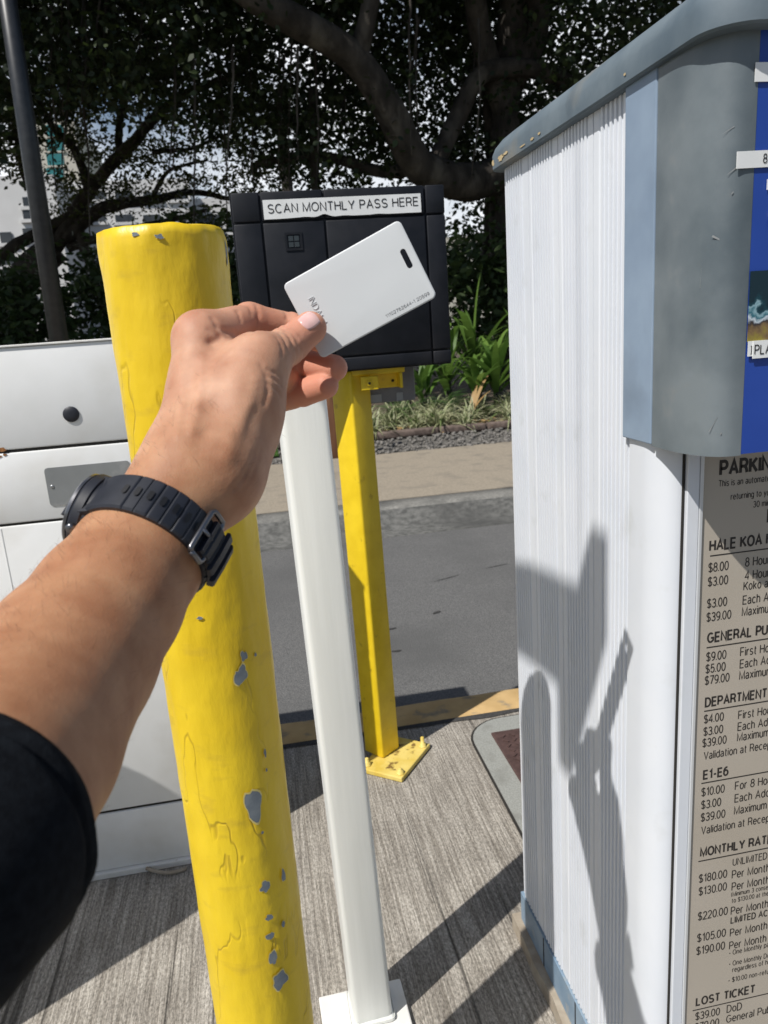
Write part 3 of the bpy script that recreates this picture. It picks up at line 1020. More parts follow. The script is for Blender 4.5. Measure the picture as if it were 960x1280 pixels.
# ---------------------------------------------------------------- yellow post carrying the reader
YC = (0.2145, 1.600)
t = thing('reader_post', 'slim yellow square post bolted to diagonal yellow base plate', 'post', (YC[0], YC[1], 0))
bm = bmesh.new()
RZ = R(-52)
add_box(bm, (YC[0] - .030, YC[1] - .030, 0.012), (YC[0] + .030, YC[1] + .030, 0.912), bevel=0.005, seg=3, rot=Matrix.Rotation(R(-0.5), 4, 'Y') @ Matrix.Rotation(RZ, 4, 'Z'), pivot=(*YC, 0))
obj('tube', bm, M['yellow'], t, autosmooth=40)
bm = bmesh.new()
PC = (0.240, 1.565)
add_box(bm, (PC[0] - .077, PC[1] - .055, 0.001), (PC[0] + .077, PC[1] + .055, 0.0125), bevel=0.002, rot=R(52), pivot=(*PC, 0))
pl = obj('base_plate', bm, M['yellow_worn'], t)
for (u, v, h) in ((.06, -.043, .036), (-.06, -.043, .024), (.06, .043, .03), (-.06, .043, .03)):
    a = R(52)
    x, y = PC[0] + u * math.cos(a) - v * math.sin(a), PC[1] + u * math.sin(a) + v * math.cos(a)
    bm = bmesh.new()
    add_lathe(bm, [(.0105, .0125), (.0105, .0145), (.0075, .0146), (.0075, .021), (.0045, .0215), (.0045, h), (.0035, h + .001)], 6, (x, y, 0))
    obj('bolt', bm, M['yellow_worn'], t)
# bracket: flat beam with a tab and a hole
bm = bmesh.new()
add_box(bm, (0.205, 1.562, 0.900), (0.318, 1.600, 0.9125), bevel=.002)
add_box(bm, (0.306, 1.560, 0.868), (0.312, 1.600, 0.900), bevel=.001)
add_box(bm, (0.235, 1.596, 0.868), (0.312, 1.600, 0.900), bevel=.001)
br = obj('bracket', bm, M['yellow'], t)
bm = bmesh.new()
add_box(bm, (0.222, 1.548, 0.870), (0.258, 1.553, 0.898), bevel=.0015)
tb = obj('tab', bm, M['yellow'], t)
bm = bmesh.new()
MX = Matrix.Rotation(R(90), 4, 'X')
add_lathe(bm, [(.0062, 0), (.0062, .003), (.004, .0035)], 16, (0.239, 1.548, 0.884), M=MX)
b2 = bmesh.new()
add_lathe(b2, [(.0028, .0035), (.0028, .0042)], 12, (0.239, 1.548, 0.884), M=MX)
join(bm, b2, 1)
obj('screw', bm, [M['yellow'], M['seam']], t)
bm = bmesh.new()
add_lathe(bm, [(.003, 0), (.003, .002)], 12, (0.297, 1.596, 0.882), M=MX)
obj('screw', bm, M['seam'], t)

# grey box bolted behind, deeper than it is tall
t = thing('junction_box', 'dull grey box fixed behind the black reader, only its lower end showing', 'box', (0.285, 1.66, 0.83))
bm = bmesh.new()
add_box(bm, (0.205, 1.604, 0.836), (0.347, 1.700, 1.10), bevel=.004)
obj('case', bm, M['box_grey'], t, autosmooth=40)
for a_, b_ in ((.243, .272), (.305, .319)):
    bm = bmesh.new()
    add_box(bm, (a_, 1.6025, 0.838), (b_, 1.6042, 0.855))
    obj('lit_patch', bm, M['plate_grey'], t)  # pale strips that paint in patches of light on the case

# ---------------------------------------------------------------- card reader
t = thing('card_reader', 'square black plastic card reader with scan label on yellow post', 'card reader', (0.2, 1.55, 0.91))
rd_rot = Matrix.Rotation(R(0.6), 4, 'Y')
RX0, RX1, RZ0, RZ1, RYF = 0.000, 0.411, 0.914, 1.256, 1.53
xs = [RX0, 0.053, 0.173, 0.372, RX1]
zs = [RZ0, 0.941, 1.202, RZ1]
bm = bmesh.new()
add_box(bm, (RX0 + .002, RYF + .006, RZ0 + .002), (RX1 - .002, RYF + .055, RZ1 - .002), bevel=.006, seg=3)
g = .0016
for i in range(4):
    for j in range(3):
        add_box(bm, (xs[i] + (g if i else 0), RYF, zs[j] + (g if j else 0)), (xs[i + 1] - (g if i < 3 else 0), RYF + .012, zs[j + 1] - (g if j < 2 else 0)), bevel=.0022, seg=2)
obj('housing', bm, M['black_plastic'], t, autosmooth=50)
bm = bmesh.new()
add_box(bm, (RX0 - .003, RYF + .018, RZ0 - .003), (RX1 + .003, RYF + .024, RZ1 + .001), bevel=.001)
obj('back_rim', bm, M['black_plastic'], t)
# recessed window with four small panes
bm = bmesh.new()
sx, sz, h = 0.110, 1.165, .0165
for lo, hi in (((sx - h, RYF - .0018, sz + h - .004), (sx + h, RYF - .0004, sz + h)), ((sx - h, RYF - .0018, sz - h), (sx + h, RYF - .0004, sz - h + .004)),
               ((sx - h, RYF - .0018, sz - h + .004), (sx - h + .004, RYF - .0004, sz + h - .004)), ((sx + h - .004, RYF - .0018, sz - h + .004), (sx + h, RYF - .0004, sz + h - .004))):
    add_box(bm, lo, hi)
o = obj('sensor_window', bm, M['black_plastic'], t)
bm = bmesh.new()
for i in (-1, 1):
    for j in (-1, 1):
        add_box(bm, (sx + i * .0055 - .0045, RYF - .0012, sz + j * .0055 - .0045), (sx + i * .0055 + .0045, RYF - .0005, sz + j * .0055 + .0045))
obj('pane', bm, M['glass_dark'], o)
# curling paper label, its lower edge torn
bm = bmesh.new()
lx0, lx1, lz0, lz1 = 0.058, 0.363, 1.2065, 1.241
n = 60
up, dn = [], []
for i in range(n + 1):
    u = i / n
    x = lx0 + (lx1 - lx0) * u
    bow = .0003 * max(0, math.sin(u * 9.5 - .8))
    tear = .0052 * math.exp(-((u - .375) / .035) ** 2) + .0016 * math.exp(-((u - .25) / .05) ** 2) + .0022 * max(0, mnoise.noise((u * 9, 0, 4))) * (1 if .3 < u < .8 else .3)
    up.append(bm.verts.new((x, RYF - .0022, lz1)))
    dn.append(bm.verts.new((x, RYF - .0024 - bow * 1.0, lz0 + tear)))
for i in range(n):
    bm.faces.new((dn[i], dn[i + 1], up[i + 1], up[i])).smooth = True
lb = obj('label', bm, M['label_white'], t)
bm = bmesh.new()
add_text(bm, 'SCAN MONTHLY PASS HERE', (lx0 + .009, RYF - .0029, 1.2165), (1, 0, 0.006), (0, 0, 1), .0168, width=lx1 - lx0 - .015)
obj('lettering', bm, M['ink'], lb)

# ---------------------------------------------------------------- barrier gate cabinet
CX0, CX1, CY0, CY1 = -0.78, -0.165, 1.33, 1.62
t = thing('gate_cabinet', 'white steel barrier gate cabinet with black plug and grey plate', 'cabinet', (-0.48, 1.47, 0))
bm = bmesh.new()
add_box(bm, (CX0 + .004, CY0 + .006, 0.012), (CX1 - .004, CY1, 1.000), bevel=.002)
obj('frame', bm, M['cab_white'], t)
lid = None
for (z0, z1, nm) in ((0.840, 1.0045, 'top_panel'), (0.7150, 0.8345, 'middle_panel'), (0.141, 0.7105, 'door'), (0.014, 0.1355, 'lower_panel')):
    bm = bmesh.new()
    add_box(bm, (CX0, CY0, z0), (CX1, CY0 + .014, z1), bevel=.003, seg=2)
    p = obj(nm, bm, M['cab_white'], t, autosmooth=40)
    if nm == 'top_panel': lid = p
    if nm == 'middle_panel': mid = p
    if nm == 'door': door = p
# dark gaps behind the panel joints
for z in (0.8372, 0.7128, 0.1382):
    bm = bmesh.new()
    add_box(bm, (CX0 + .003, CY0 + .004, z - .0032), (CX1 - .003, CY0 + .0075, z + .0032))
    obj('joint', bm, M['seam'], t)
# folded roof edge with a line of rust
bm = bmesh.new()
add_box(bm, (CX0 - .002, CY0 - .003, 1.0048), (CX1 + .002, CY1 + .003, 1.0085), bevel=.001)
obj('lid', bm, M['rusty_white'], t)
bm = bmesh.new()
add_lathe(bm, [(.0130, 0), (.0130, .002), (.0115, .0035), (.004, .0042)], 28, (-0.300, CY0 - .0002, 0.890), M=MX)
obj('plug', bm, M['black_rubber'], lid, autosmooth=40)
bm = bmesh.new()
pp = fillet(-.352, .804 - .006, .006, 180, 90, 4) + fillet(-.225, .798, .006, 90, 0, 4) + fillet(-.225, .744, .006, 0, -90, 4) + fillet(-.352, .744, .006, -90, -180, 4)
vs = [bm.verts.new((x, CY0 - .0016, z)) for x, z in pp]
f = bm.faces.new(vs)
ex = bmesh.ops.extrude_face_region(bm, geom=[f])
for v in [v for v in ex['geom'] if isinstance(v, bmesh.types.BMVert)]: v.co.y += .0014
pl = obj('name_plate', bm, M['plate_grey'], mid)
for x in (-.3495, -.2275):
    bm = bmesh.new()
    add_lathe(bm, [(.003, 0), (.0028, .0012), (.0012, .0016)], 12, (x, CY0 - .0016, .772), M=MX)
    obj('rivet', bm, M['steel'], pl)
# fine vertical joint in the door and rust runs at the left screw
bm = bmesh.new()
add_box(bm, (-.4445, CY0 - .0006, .143), (-.4430, CY0 + .0005, .708))
obj('panel_line', bm, M['label_white'], door)
for (x, z, sx_, sz_) in ((-.4165, .8415, .007, .0035), (-.4145, .8325, .004, .002), (-.424, .8300, .005, .0022)):
    n = 10
    vs = []
    bm = bmesh.new()
    for k in range(n):
        tt = 2 * math.pi * k / n
        rr = RNG.uniform(.6, 1.2)
        vs.append(bm.verts.new((x + sx_ * math.cos(tt) * rr, CY0 - .0008, z + sz_ * math.sin(tt) * rr)))
    bm.faces.new(vs)
    obj('rust_spot', bm, M['rust'], lid)
bm = bmesh.new()
add_box(bm, (CX0 - .006, CY0 - .008, 0.0005), (CX1 + .006, CY1 + .008, 0.0135), bevel=.002)
obj('base_flange', bm, M['rusty_white'], t)
bm = bmesh.new()
pts = [(-.30 + .075 * k / 10, CY0 - .012 - .018 * math.sin(k / 10 * 2.6), .012 - .008 * k / 10) for k in range(11)]
add_tube(bm, pts, .0035, 8)
obj('cable_end', bm, M['plinth'], t)

# ---------------------------------------------------------------- ribbed pay station
XS, YB, YF = 0.350, 1.000, 0.600          # side plane, far corner, lower front
W = 0.62
t = thing('pay_station', 'white ribbed parking pay station with grey hood, blue front and rate board', 'pay station', (0.62, 0.8, 0))
# body shell with smooth rounded front corner; its left side carries the rib profile
prof = []            # plan outline (x, y), going from far corner to the front along the left side


def ribs(y0, y1, n, depth=.0021):
    p = (y0 - y1) / n
    for k in range(n):
        b0 = y0 - k * p
        prof.extend([(XS, b0), (XS, b0 - p * .30), (XS - depth, b0 - p * .46), (XS - depth, b0 - p * .90), (XS, b0 - p * .905)])


prof.append((XS, YB))
ribs(0.994, 0.936, 7)
prof += [(XS - .001, .934), (XS - .001, .9145), (XS + .003, .9137), (XS + .003, .9127), (XS - .001, .9120), (XS - .001, .907)]
ribs(0.905, 0.842, 8)
prof += [(XS - .001, .840), (XS - .001, .8265), (XS + .003, .8257), (XS + .003, .8247), (XS - .001, .8240), (XS - .001, .818)]
ribs(0.816, 0.753, 8)
prof += [(XS - .001, .751), (XS - .001, .7405), (XS + .003, .7397), (XS + .003, .7387), (XS - .001, .7380), (XS - .001, .728)]
ribs(0.726, 0.664, 7, .0019)
prof += [(XS, .660), (XS - .003, .658), (XS - .0035, .650)]
prof += [(XS + .0185 - .022 * math.cos(R(a)), .632 - .032 * math.sin(R(a))) for a in range(0, 91, 9)]
outline = prof + [(XS + W - .02, YF), (XS + W, YF + .03), (XS + W, YB)]
bm = bmesh.new()
z0, z1 = .082, 1.189
n = len(outline)
lo = [bm.verts.new((x, y, z0)) for x, y in outline]
hi = [bm.verts.new((x, y, z1)) for x, y in outline]
for k in range(n):
    bm.faces.new((lo[k], lo[(k + 1) % n], hi[(k + 1) % n], hi[k]))
sharpen(bm, 14)
obj('ribbed_shell', bm, M['white_rib'], t)
# blue skirt and mortar plinth
bm = bmesh.new()
base = [(XS - .0045, YB + .004), (XS - .0045, .655)] + [(XS + .0175 - .022 * math.cos(R(a)), .632 - .036 * math.sin(R(a))) for a in range(0, 91, 15)] + [(XS + W + .004, YF - .004), (XS + W + .004, YB + .004)]
add_prism(bm, base, .028, .0805)
obj('skirt', bm, M['trim_blue'], t)
for y in (.905, .79):
    bm = bmesh.new()
    add_box(bm, (XS - .0052, y - .0012, .029), (XS - .0042, y + .0012, .080))
    obj('skirt_joint', bm, M['seam'], t)
bm = bmesh.new()
pl = [(XS - .016, YB + .018)] + [(XS - .016 - .003 * math.sin(k * 2.3), YB - .03 - k * .06) for k in range(7)] + [(XS - .012, YF - .02), (XS + W + .02, YF - .02), (XS + W + .02, YB + .018)]
b = bmesh.new()
add_prism(b, pl, .0005, .0275)
join(bm, b)
obj('plinth', bm, M['plinth'], t)
# roof: slab with rounded plan corners, chamfered upper edge
bm = bmesh.new()
RXO, RYO = XS - .0135, .520


def roof_ring(ins, z):
    r = .034
    pts = [(RXO + ins, YB + .02 - ins - .012), (RXO + ins + .012, YB + .02 - ins)]
    pts = [(RXO + W + .03 - ins, YB + .02 - ins)] + [(RXO + ins + .014, YB + .02 - ins), (RXO + ins + .004, YB + .02 - ins - .004), (RXO + ins, YB + .02 - ins - .014)]
    pts += [(RXO + ins, YB * .5 + RYO * .5)]
    rr = r - ins * .3
    pts += [(RXO + ins + rr - rr * math.cos(R(a)), RYO + ins + rr - rr * math.sin(R(a))) for a in range(0, 91, 9)]
    pts += [(RXO + W + .03 - ins, RYO + ins)]
    return [bm.verts.new((x, y, z)) for x, y in pts]


rings = [roof_ring(i, z) for i, z in ((.012, 1.1815), (.002, 1.1815), (0.0, 1.183), (0.0, 1.199), (.003, 1.207), (.011, 1.2165), (.021, 1.2235), (.034, 1.227), (.060, 1.229), (.14, 1.232))]
for a, b in zip(rings[:-1], rings[1:]):
    for k in range(len(a)):
        bm.faces.new((a[k], a[(k + 1) % len(a)], b[(k + 1) % len(a)], b[k]))
bm.faces.new(rings[-1])
bm.faces.new(list(reversed(rings[0])))
bmesh.ops.recalc_face_normals(bm, faces=bm.faces)
sharpen(bm, 28)
roof = obj('roof', bm, M['roof_grey'], t)
# peeled spots on the roof edge


def peel(y, z, ly, lz, x, seed, tilt=0.0):
    rg = random.Random(seed)
    n = 14
    vs = []
    bm = bmesh.new()
    for k in range(n):
        tt = 2 * math.pi * k / n
        rr = rg.uniform(.65, 1.2)
        dz = lz * math.sin(tt) * rr
        vs.append(bm.verts.new((x + tilt * dz, y + ly * math.cos(tt) * rr, z + dz)))
    bm.faces.new(vs)
    obj('peeled_paint', bm, M['peel'], roof)


peel(.972, 1.1905, .012, .0036, RXO - .0008, 1)
peel(.955, 1.1920, .010, .0018, RXO - .0008, 2)
peel(1.004, 1.1905, .005, .0035, RXO - .0002, 5)
peel(.865, 1.1880, .006, .0014, RXO - .0008, 3)
peel(.845, 1.1885, .004, .0016, RXO - .0008, 4)
peel(.895, 1.1875, .009, .0009, RXO - .0008, 6)
peel(.652, 1.1890, .002, .0012, RXO - .0008, 8)
peel(.640, 1.2035, .008, .0014, RXO + .0072, 7, 1.4)
# grey hood round the front: flat side strip, rounded corner, blue face
HZ0, HZ1 = .880, 1.1840
bm = bmesh.new()
add_box(bm, (XS - .0075, .612, HZ0), (XS + .02, .664, HZ1), bevel=.0012)
obj('side_strip', bm, M['blue_grey'], t)
bm = bmesh.new()
def hood_pt(a, off=0.0):
    ca, sa = math.cos(R(a)) ** .75, math.sin(R(a)) ** .75
    return (XS + .0255 - (.0325 + off) * ca, .598 - (.063 + off) * sa)


hp = [(XS - .0070, .6105)] + [hood_pt(a) for a in range(0, 91, 5)] + [(XS + .0275, .535), (XS + .0275, .6105)]
add_prism(bm, hp, HZ0 - .001, HZ1)
bmesh.ops.recalc_face_normals(bm, faces=bm.faces)
sharpen(bm, 40)
hood = obj('hood_corner', bm, M['grey_paint'], t)
bm = bmesh.new()
add_box(bm, (XS + .0278, .5352, HZ0), (XS + W - .05, .6105, HZ1))
blue = obj('blue_front', bm, M['blue'], t)
# scratches on the hood corner
for (a_, z, l, dz, wd) in ((60, .905, .012, .012, .0006), (70, 1.09, .012, .004, .0012), (55, 1.045, .010, -.003, .0012), (64, 1.118, .016, .004, .0009), (72, 1.075, .003, .001, .0015), (70, .897, .002, .001, .0016), (40, 1.02, .002, .02, .0005)):
    bm = bmesh.new()
    x, y = hood_pt(a_, .0004)
    l *= .55
    tx, ty = math.sin(R(a_)), -math.cos(R(a_))
    vs = [bm.verts.new(p) for p in ((x - tx * l / 2, y - ty * l / 2 - .0004, z - dz / 2), (x + tx * l / 2, y + ty * l / 2 - .0004, z + dz / 2), (x + tx * l / 2, y + ty * l / 2 - .0004, z + dz / 2 + wd), (x - tx * l / 3, y - ty * l / 3 - .0004, z - dz / 2 + wd))]
    bm.faces.new(vs)
    obj('scratch', bm, M['plate_grey'], hood)
# labels on the blue face
FY = .5346
KF = .5352 / .561          # the face stands nearer than the plane the labels were measured on


def card_label(name, x0, x1, z0, z1, dy=.0010, skew=0.0, par=None, mt=None):
    bm = bmesh.new()
    x0, x1, z0, z1 = x0 * KF, x1 * KF, 1 + (z0 - 1) * KF, 1 + (z1 - 1) * KF
    add_box(bm, (x0, FY - dy, z0), (x1, FY - dy + .0006, z1))
    for v in bm.verts:
        v.co.z += (v.co.x - x0) * skew
    return obj(name, bm, mt or M['label_white'], par or blue)


card_label('blank_label', .392, .47, 1.1555, 1.1685)
l8 = card_label('tape_label', .3800, .47, 1.0960, 1.1080, skew=.01)
bm = bmesh.new()
add_text(bm, '8', (.4020 * KF, FY - .0013, 1 + .0990 * KF), (1, 0, .01), (0, 0, 1), .0066, bold=.0)
obj('lettering', bm, M['ink'], l8)
card_label('small_label', .4065, .43, 1.080, 1.0875)
st = card_label('picture_sticker', .3960, .47, .966, 1.0205, mt=M['sea'])
pla = card_label('tape_label', .3965, .412, .9545, .9665, dy=.0016)
pl2 = card_label('tape_label', .4005, .47, .9525, .9665, dy=.0022, skew=.0)
bm = bmesh.new()
add_text(bm, ']', (.3985 * KF, FY - .0019, 1 - .0430 * KF), (1, 0, 0), (0, 0, 1), .0055)
obj('lettering', bm, M['ink'], pla)
bm = bmesh.new()
add_text(bm, 'PLACE', (.4020 * KF, FY - .0025, 1 - .0445 * KF), (1, 0, 0), (0, 0, 1), .0076)
obj('lettering', bm, M['ink'], pl2)
bm = bmesh.new()
add_lathe(bm, [(.010, 0), (.010, .002), (.008, .004), (.0045, .0045), (.004, .003)], 28, (.4205 * KF, FY, 1 + .0585 * KF), M=MX)
obj('coin_slot', bm, M['steel'], blue)

# door strip, aluminium frame and the rate board
bm = bmesh.new()
add_box(bm, (.3670, YF - .0012, .083), (.3690, YF + .001, .8795))
obj('door_gap', bm, M['seam'], t)
bm = bmesh.new()
add_box(bm, (.3696, YF - .0050, .083), (.3812, YF + .002, .8788), bevel=.0008)
obj('door_edge', bm, M['white_rib'], t)
bm = bmesh.new()
add_box(bm, (.3814, YF - .0062, .10), (.3846, YF + .001, .8765), bevel=.0006)
obj('board_frame', bm, M['alu'], t)
bm = bmesh.new()
add_box(bm, (.86, YF - .0062, .10), (.8632, YF + .001, .8765), bevel=.0006)
obj('board_frame', bm, M['alu'], t)
bm = bmesh.new()
add_box(bm, (.3848, YF - .0036, .10), (.8598, YF + .001, .8755))
board = obj('rate_board', bm, M['tan'], t)
TXT = [
    ('PARKING RATES', .4019, .8479, .0150, .04, .92), ('This is an automated parking facility', .4007, .8385, .0062, .0, .95), ('returning to your vehicle', .4132, .8252, .0062, .0, .95),
    ('30 minute grace', .4360, .8205 - .005, .0062, .0, .95), ('RATES', .4517, .7985, .0140, .04, .92),
    ('HALE KOA HOTEL', .3944, .7788, .0112, .03, .90), ('$8.00', .3937, .7587, .0092, 0, .82), ('8 Hours', .4310, .7595, .0092, 0, .95), ('$3.00', .3937, .7450, .0092, 0, .82), ('4 Hours', .4314, .7465, .0092, 0, .95),
    ('Koko and', .4305, .7363, .0088, 0, .95), ('$3.00', .3937, .7236, .0092, 0, .82), ('Each Additional', .4304, .7222, .0092, 0, .95), ('$39.00', .3937, .7100, .0092, 0, .82), ('Maximum', .4302, .7106, .0092, 0, .95),
    ('GENERAL PUBLIC', .3957, .6882, .0108, .03, .90), ('$9.00', .3950, .6696, .0094, 0, .82), ('First Hour', .4305, .6696, .0094, 0, .95), ('$5.00', .3947, .6572, .0094, 0, .82), ('Each Additional', .4307, .6570, .0094, 0, .95),
    ('$79.00', .3944, .6452, .0094, 0, .82), ('Maximum', .4308, .6450, .0094, 0, .95),
    ('DEPARTMENT OF', .3960, .6214, .0106, .03, .88), ('$4.00', .3951, .6042, .0094, 0, .82), ('First Hour', .4318, .6027, .0094, 0, .95), ('$3.00', .3951, .5908, .0094, 0, .82), ('Each Additional', .4318, .5900, .0094, 0, .95),
    ('$39.00', .3944, .5785, .0094, 0, .82), ('Maximum', .4318, .5785, .0094, 0, .95), ('Validation at Reception', .3966, .5645, .0090, 0, .95),
    ('E1-E6', .3970, .5422, .0108, .03, .92), ('$10.00', .3954, .5235, .0098, 0, .82), ('For 8 Hours', .4322, .5238, .0098, 0, .95), ('$3.00', .3957, .5090, .0098, 0, .82), ('Each Additional', .4325, .5095, .0098, 0, .95),
    ('$39.00', .3958, .4945, .0098, 0, .82), ('Maximum', .4326, .4955, .0098, 0, .95), ('Validation at Reception', .3970, .4796, .0094, 0, .95),
    ('MONTHLY RATES', .3971, .4530, .0112, .03, .92), ('UNLIMITED', .4340, .4347, .0088, 0, .95), ('$180.00', .3963, .4221, .0102, 0, .80), ('Per Month', .4338, .4191, .0102, 0, .95), ('$130.00', .3967, .4065, .0102, 0, .80), ('Per Month', .4343, .4042, .0102, 0, .95),
    ('(Minimum 3 consecutive', .4339, .3970, .0058, 0, .95), ('to $130.00 at the', .4350, .3891, .0058, 0, .95), ('$220.00', .3969, .3756, .0104, 0, .80), ('Per Month', .4348, .3741, .0102, 0, .95), ('LIMITED ACCESS', .4352, .3630, .0086, .02, .92),
    ('$105.00', .3970, .3483, .0106, 0, .80), ('Per Month', .4351, .3465, .0102, 0, .95), ('$190.00', .3967, .3320, .0106, 0, .80), ('Per Month', .4350, .3301, .0102, 0, .95),
    ('• One Monthly pass', .4352, .3225, .0066, 0, .95), ('• One Monthly DoD', .4358, .3082, .0066, 0, .95), ('regardless of how', .4400, .2995, .0066, 0, .95), ('• $10.00 non-refundable', .4360, .2865, .0066, 0, .95),
    ('LOST TICKET', .3990, .2650, .0116, .03, .92), ('$39.00', .3985, .2459, .0106, 0, .82), ('DoD', .4360, .2462, .0106, 0, .95), ('$79.00', .3981, .2315, .0106, 0, .82), ('General Public', .4360, .2325, .0106, 0, .95)]
bm = bmesh.new()
for s, x, z, h, bold, xsn in TXT:
    add_text(bm, s, (x, YF - .00375, z), (1, 0, 0), (0, 0, 1), h, xscale=(.69 if s[0] == '$' else .725), bold=bold)
for z in (.7745, .6838, .6175, .5385, .4482, .2600):
    add_box(bm, (.3948, YF - .00375, z - .0006), (.66, YF - .0035, z + .0006))
obj('lettering', bm, M['ink_brown'], board)

# ---------------------------------------------------------------- hand: signed distance field, surfaced once into one skin
PRIMS = []      # (A, rA, B, rB, k, creases, flush)


def cap(a, ra, b, rb, k=.010, cr=(), fl=0.0):
    PRIMS.append((np.array(a, float), ra, np.array(b, float), rb, k, cr, fl))


def hp_(px, py, d):          # camera-axis coordinates (right, down, forward) in metres
    return np.array([(px - 480) / F_PX * d, (py - 640) / F_PX * d, d])


# forearm and wrist
cap(hp_(-70, 1055, .245), .0420, hp_(12, 936, .300), .0420, .006)
cap(hp_(12, 936, .300), .0420, hp_(87, 825, .350), .0390, .006)
cap(hp_(87, 825, .350), .0390, hp_(136, 753, .382), .0365, .006)
cap(hp_(136, 753, .382), .0365, hp_(174, 697, .408), .0338, .006)
cap(hp_(174, 697, .408), .0338, hp_(243, 590, .434), .0278, .008)
# hand body
cap(hp_(243, 590, .434), .0270, hp_(256, 478, .463), .0175, .018)
cap(hp_(256, 478, .463), .0185, hp_(251, 424, .470), .0160, .012)
cap(hp_(250, 580, .445), .0250, hp_(270, 445, .490), .0165, .018)
cap(hp_(262, 585, .450), .0240, hp_(282, 470, .510), .0150, .018)
cap(hp_(270, 590, .448), .0230, hp_(292, 500, .522), .0140, .018)
# thumb ball and palm edge
cap(hp_(272, 600, .432), .0215, hp_(302, 505, .452), .0225, .016)
cap(hp_(302, 505, .452), .0220, hp_(318, 462, .456), .0180, .012)
cap(hp_(305, 540, .455), .0180, hp_(318, 500, .482), .0150, .014)
cap(hp_(300, 475, .475), .0180, hp_(322, 484, .535), .0140, .014)
cap(hp_(338, 470, .510), .0100, hp_(362, 474, .541), .0095, .006)
# index
cap(hp_(251, 424, .470), .0158, hp_(312, 402, .510), .0122, .009, ((.90, .0014, .06),), .25)
cap(hp_(312, 402, .510), .0122, hp_(363, 410, .524), .0102, .004, ((.90, .0013, .07),), .35)
cap(hp_(363, 410, .524), .0102, hp_(398, 424, .5115), .0085, .004, (), .6)
# thumb
cap(hp_(304, 500, .450), .0195, hp_(324, 453, .458), .0157, .012)
cap(hp_(324, 453, .458), .0155, hp_(360, 432, .4830), .0120, .008, ((.83, .0009, .05), (.97, .0013, .05), (.68, .0006, .05)), .1)
cap(hp_(360, 432, .4830), .0120, hp_(388, 410, .4880), .0106, .005, ((.08, .0009, .06),), .55)
# middle
cap(hp_(270, 442, .492), .0165, hp_(342, 446, .545), .0112, .006, (), .3)
cap(hp_(342, 446, .545), .0112, hp_(388, 456, .537), .0098, .0015, ((.9, .0009, .08),), .5)
cap(hp_(388, 456, .537), .0098, hp_(418, 460, .526), .0092, .0015, (), .8)
# ring
cap(hp_(284, 468, .510), .0150, hp_(334, 500, .551), .0112, .006, (), .3)
cap(hp_(334, 500, .551), .0112, hp_(378, 491, .539), .0100, .0015, ((.9, .0009, .08),), .5)
cap(hp_(378, 491, .539), .0100, hp_(407, 482, .527), .0091, .0015, (), .8)
# little finger, curled behind
cap(hp_(292, 498, .522), .0135, hp_(322, 505, .562), .0102, .006, (), .3)
cap(hp_(322, 505, .562), .0102, hp_(318, 490, .548), .0090, .003, (), .4)


def prim_dist(P, pr, want_t=False):
    A, ra, B, rb, k, cr, fl = pr
    ab = B - A
    L2 = float(ab @ ab)
    t = np.clip(((P - A) @ ab) / L2, 0, 1)
    q = P - (A + t[..., None] * ab)
    r = ra + (rb - ra) * t
    for (t0, am, wd) in cr:
        r = r - am * np.exp(-((t - t0) / wd) ** 2)
    return np.sqrt((q * q).sum(-1)) - r


def sdf(P):
    P = np.asarray(P, float)
    d = np.full(P.shape[:-1], 9.0)
    for pr in PRIMS:
        e = prim_dist(P, pr)
        k = pr[4]
        h = np.clip(.5 + .5 * (d - e) / k, 0, 1)
        d = d + (e - d) * h - k * h * (1 - h)
    return d


# soft tissue folds and tendon lines, as small depressions along strokes
FOLDS = [(hp_(345, 470, .455), hp_(349, 492, .452), .0016, .0022), (hp_(338, 466, .447), hp_(344, 500, .444), .0012, .002), (hp_(350, 480, .462), hp_(350, 512, .462), .0012, .002),
         (hp_(263, 430, .455), hp_(300, 424, .485), .0022, .004), (hp_(255, 440, .455), hp_(270, 425, .462), .0012, .003)]
RIDGES = [(hp_(285, 570, .410), hp_(312, 470, .437), .0014, .005), (hp_(215, 590, .410), hp_(228, 470, .448), .0010, .006), (hp_(250, 560, .408), hp_(290, 455, .440), -.0012, .006)]


def surf(px, py):
    """first point of the smooth arm along the line through (px, py)"""
    q = hp_(px, py, 1.0)
    L_ = np.linalg.norm(q)
    q = q / L_
    t_ = .30
    for _ in range(60):
        e = float(sdf(q * t_))
        t_ += e * .9
        if e < 3e-5 or t_ > .7: break
    return q * t_


WRINKLES = [([(350, 417), (357, 427), (360, 440)], .0010, .0013), ([(356, 414), (364, 424), (367, 436)], .0011, .0013), ([(346, 422), (352, 432), (353, 445)], .0007, .0012),
            ([(362, 412), (369, 421)], .0006, .0010), ([(370, 428), (374, 420)], .0005, .0010),
            ([(334, 462), (343, 466), (350, 471)], .0009, .0012), ([(336, 470), (345, 475), (351, 481)], .0009, .0012), ([(336, 479), (345, 486), (350, 494)], .0008, .0012), ([(326, 456), (333, 470), (335, 490), (331, 505)], .0007, .0016),
            ([(320, 381), (323, 392), (322, 404), (316, 414)], .0009, .0013), ([(312, 383), (314, 394)], .0005, .0012), ([(357, 390), (359, 398), (356, 406)], .0009, .0012),
            ([(300, 378), (297, 390), (301, 402)], .0006, .0014), ([(266, 398), (272, 408), (282, 414), (296, 416)], .0010, .0020), ([(262, 412), (275, 420), (292, 424)], .0010, .0018),
            ([(292, 612), (308, 592), (318, 568)], .0008, .0016), ([(304, 612), (318, 588), (326, 562)], .0006, .0013),
            ([(240, 540), (246, 510), (250, 480), (252, 450)], -.0007, .0030), ([(222, 545), (226, 510), (228, 470)], -.0006, .0026), ([(300, 540), (312, 505), (320, 475)], -.0007, .0030)]
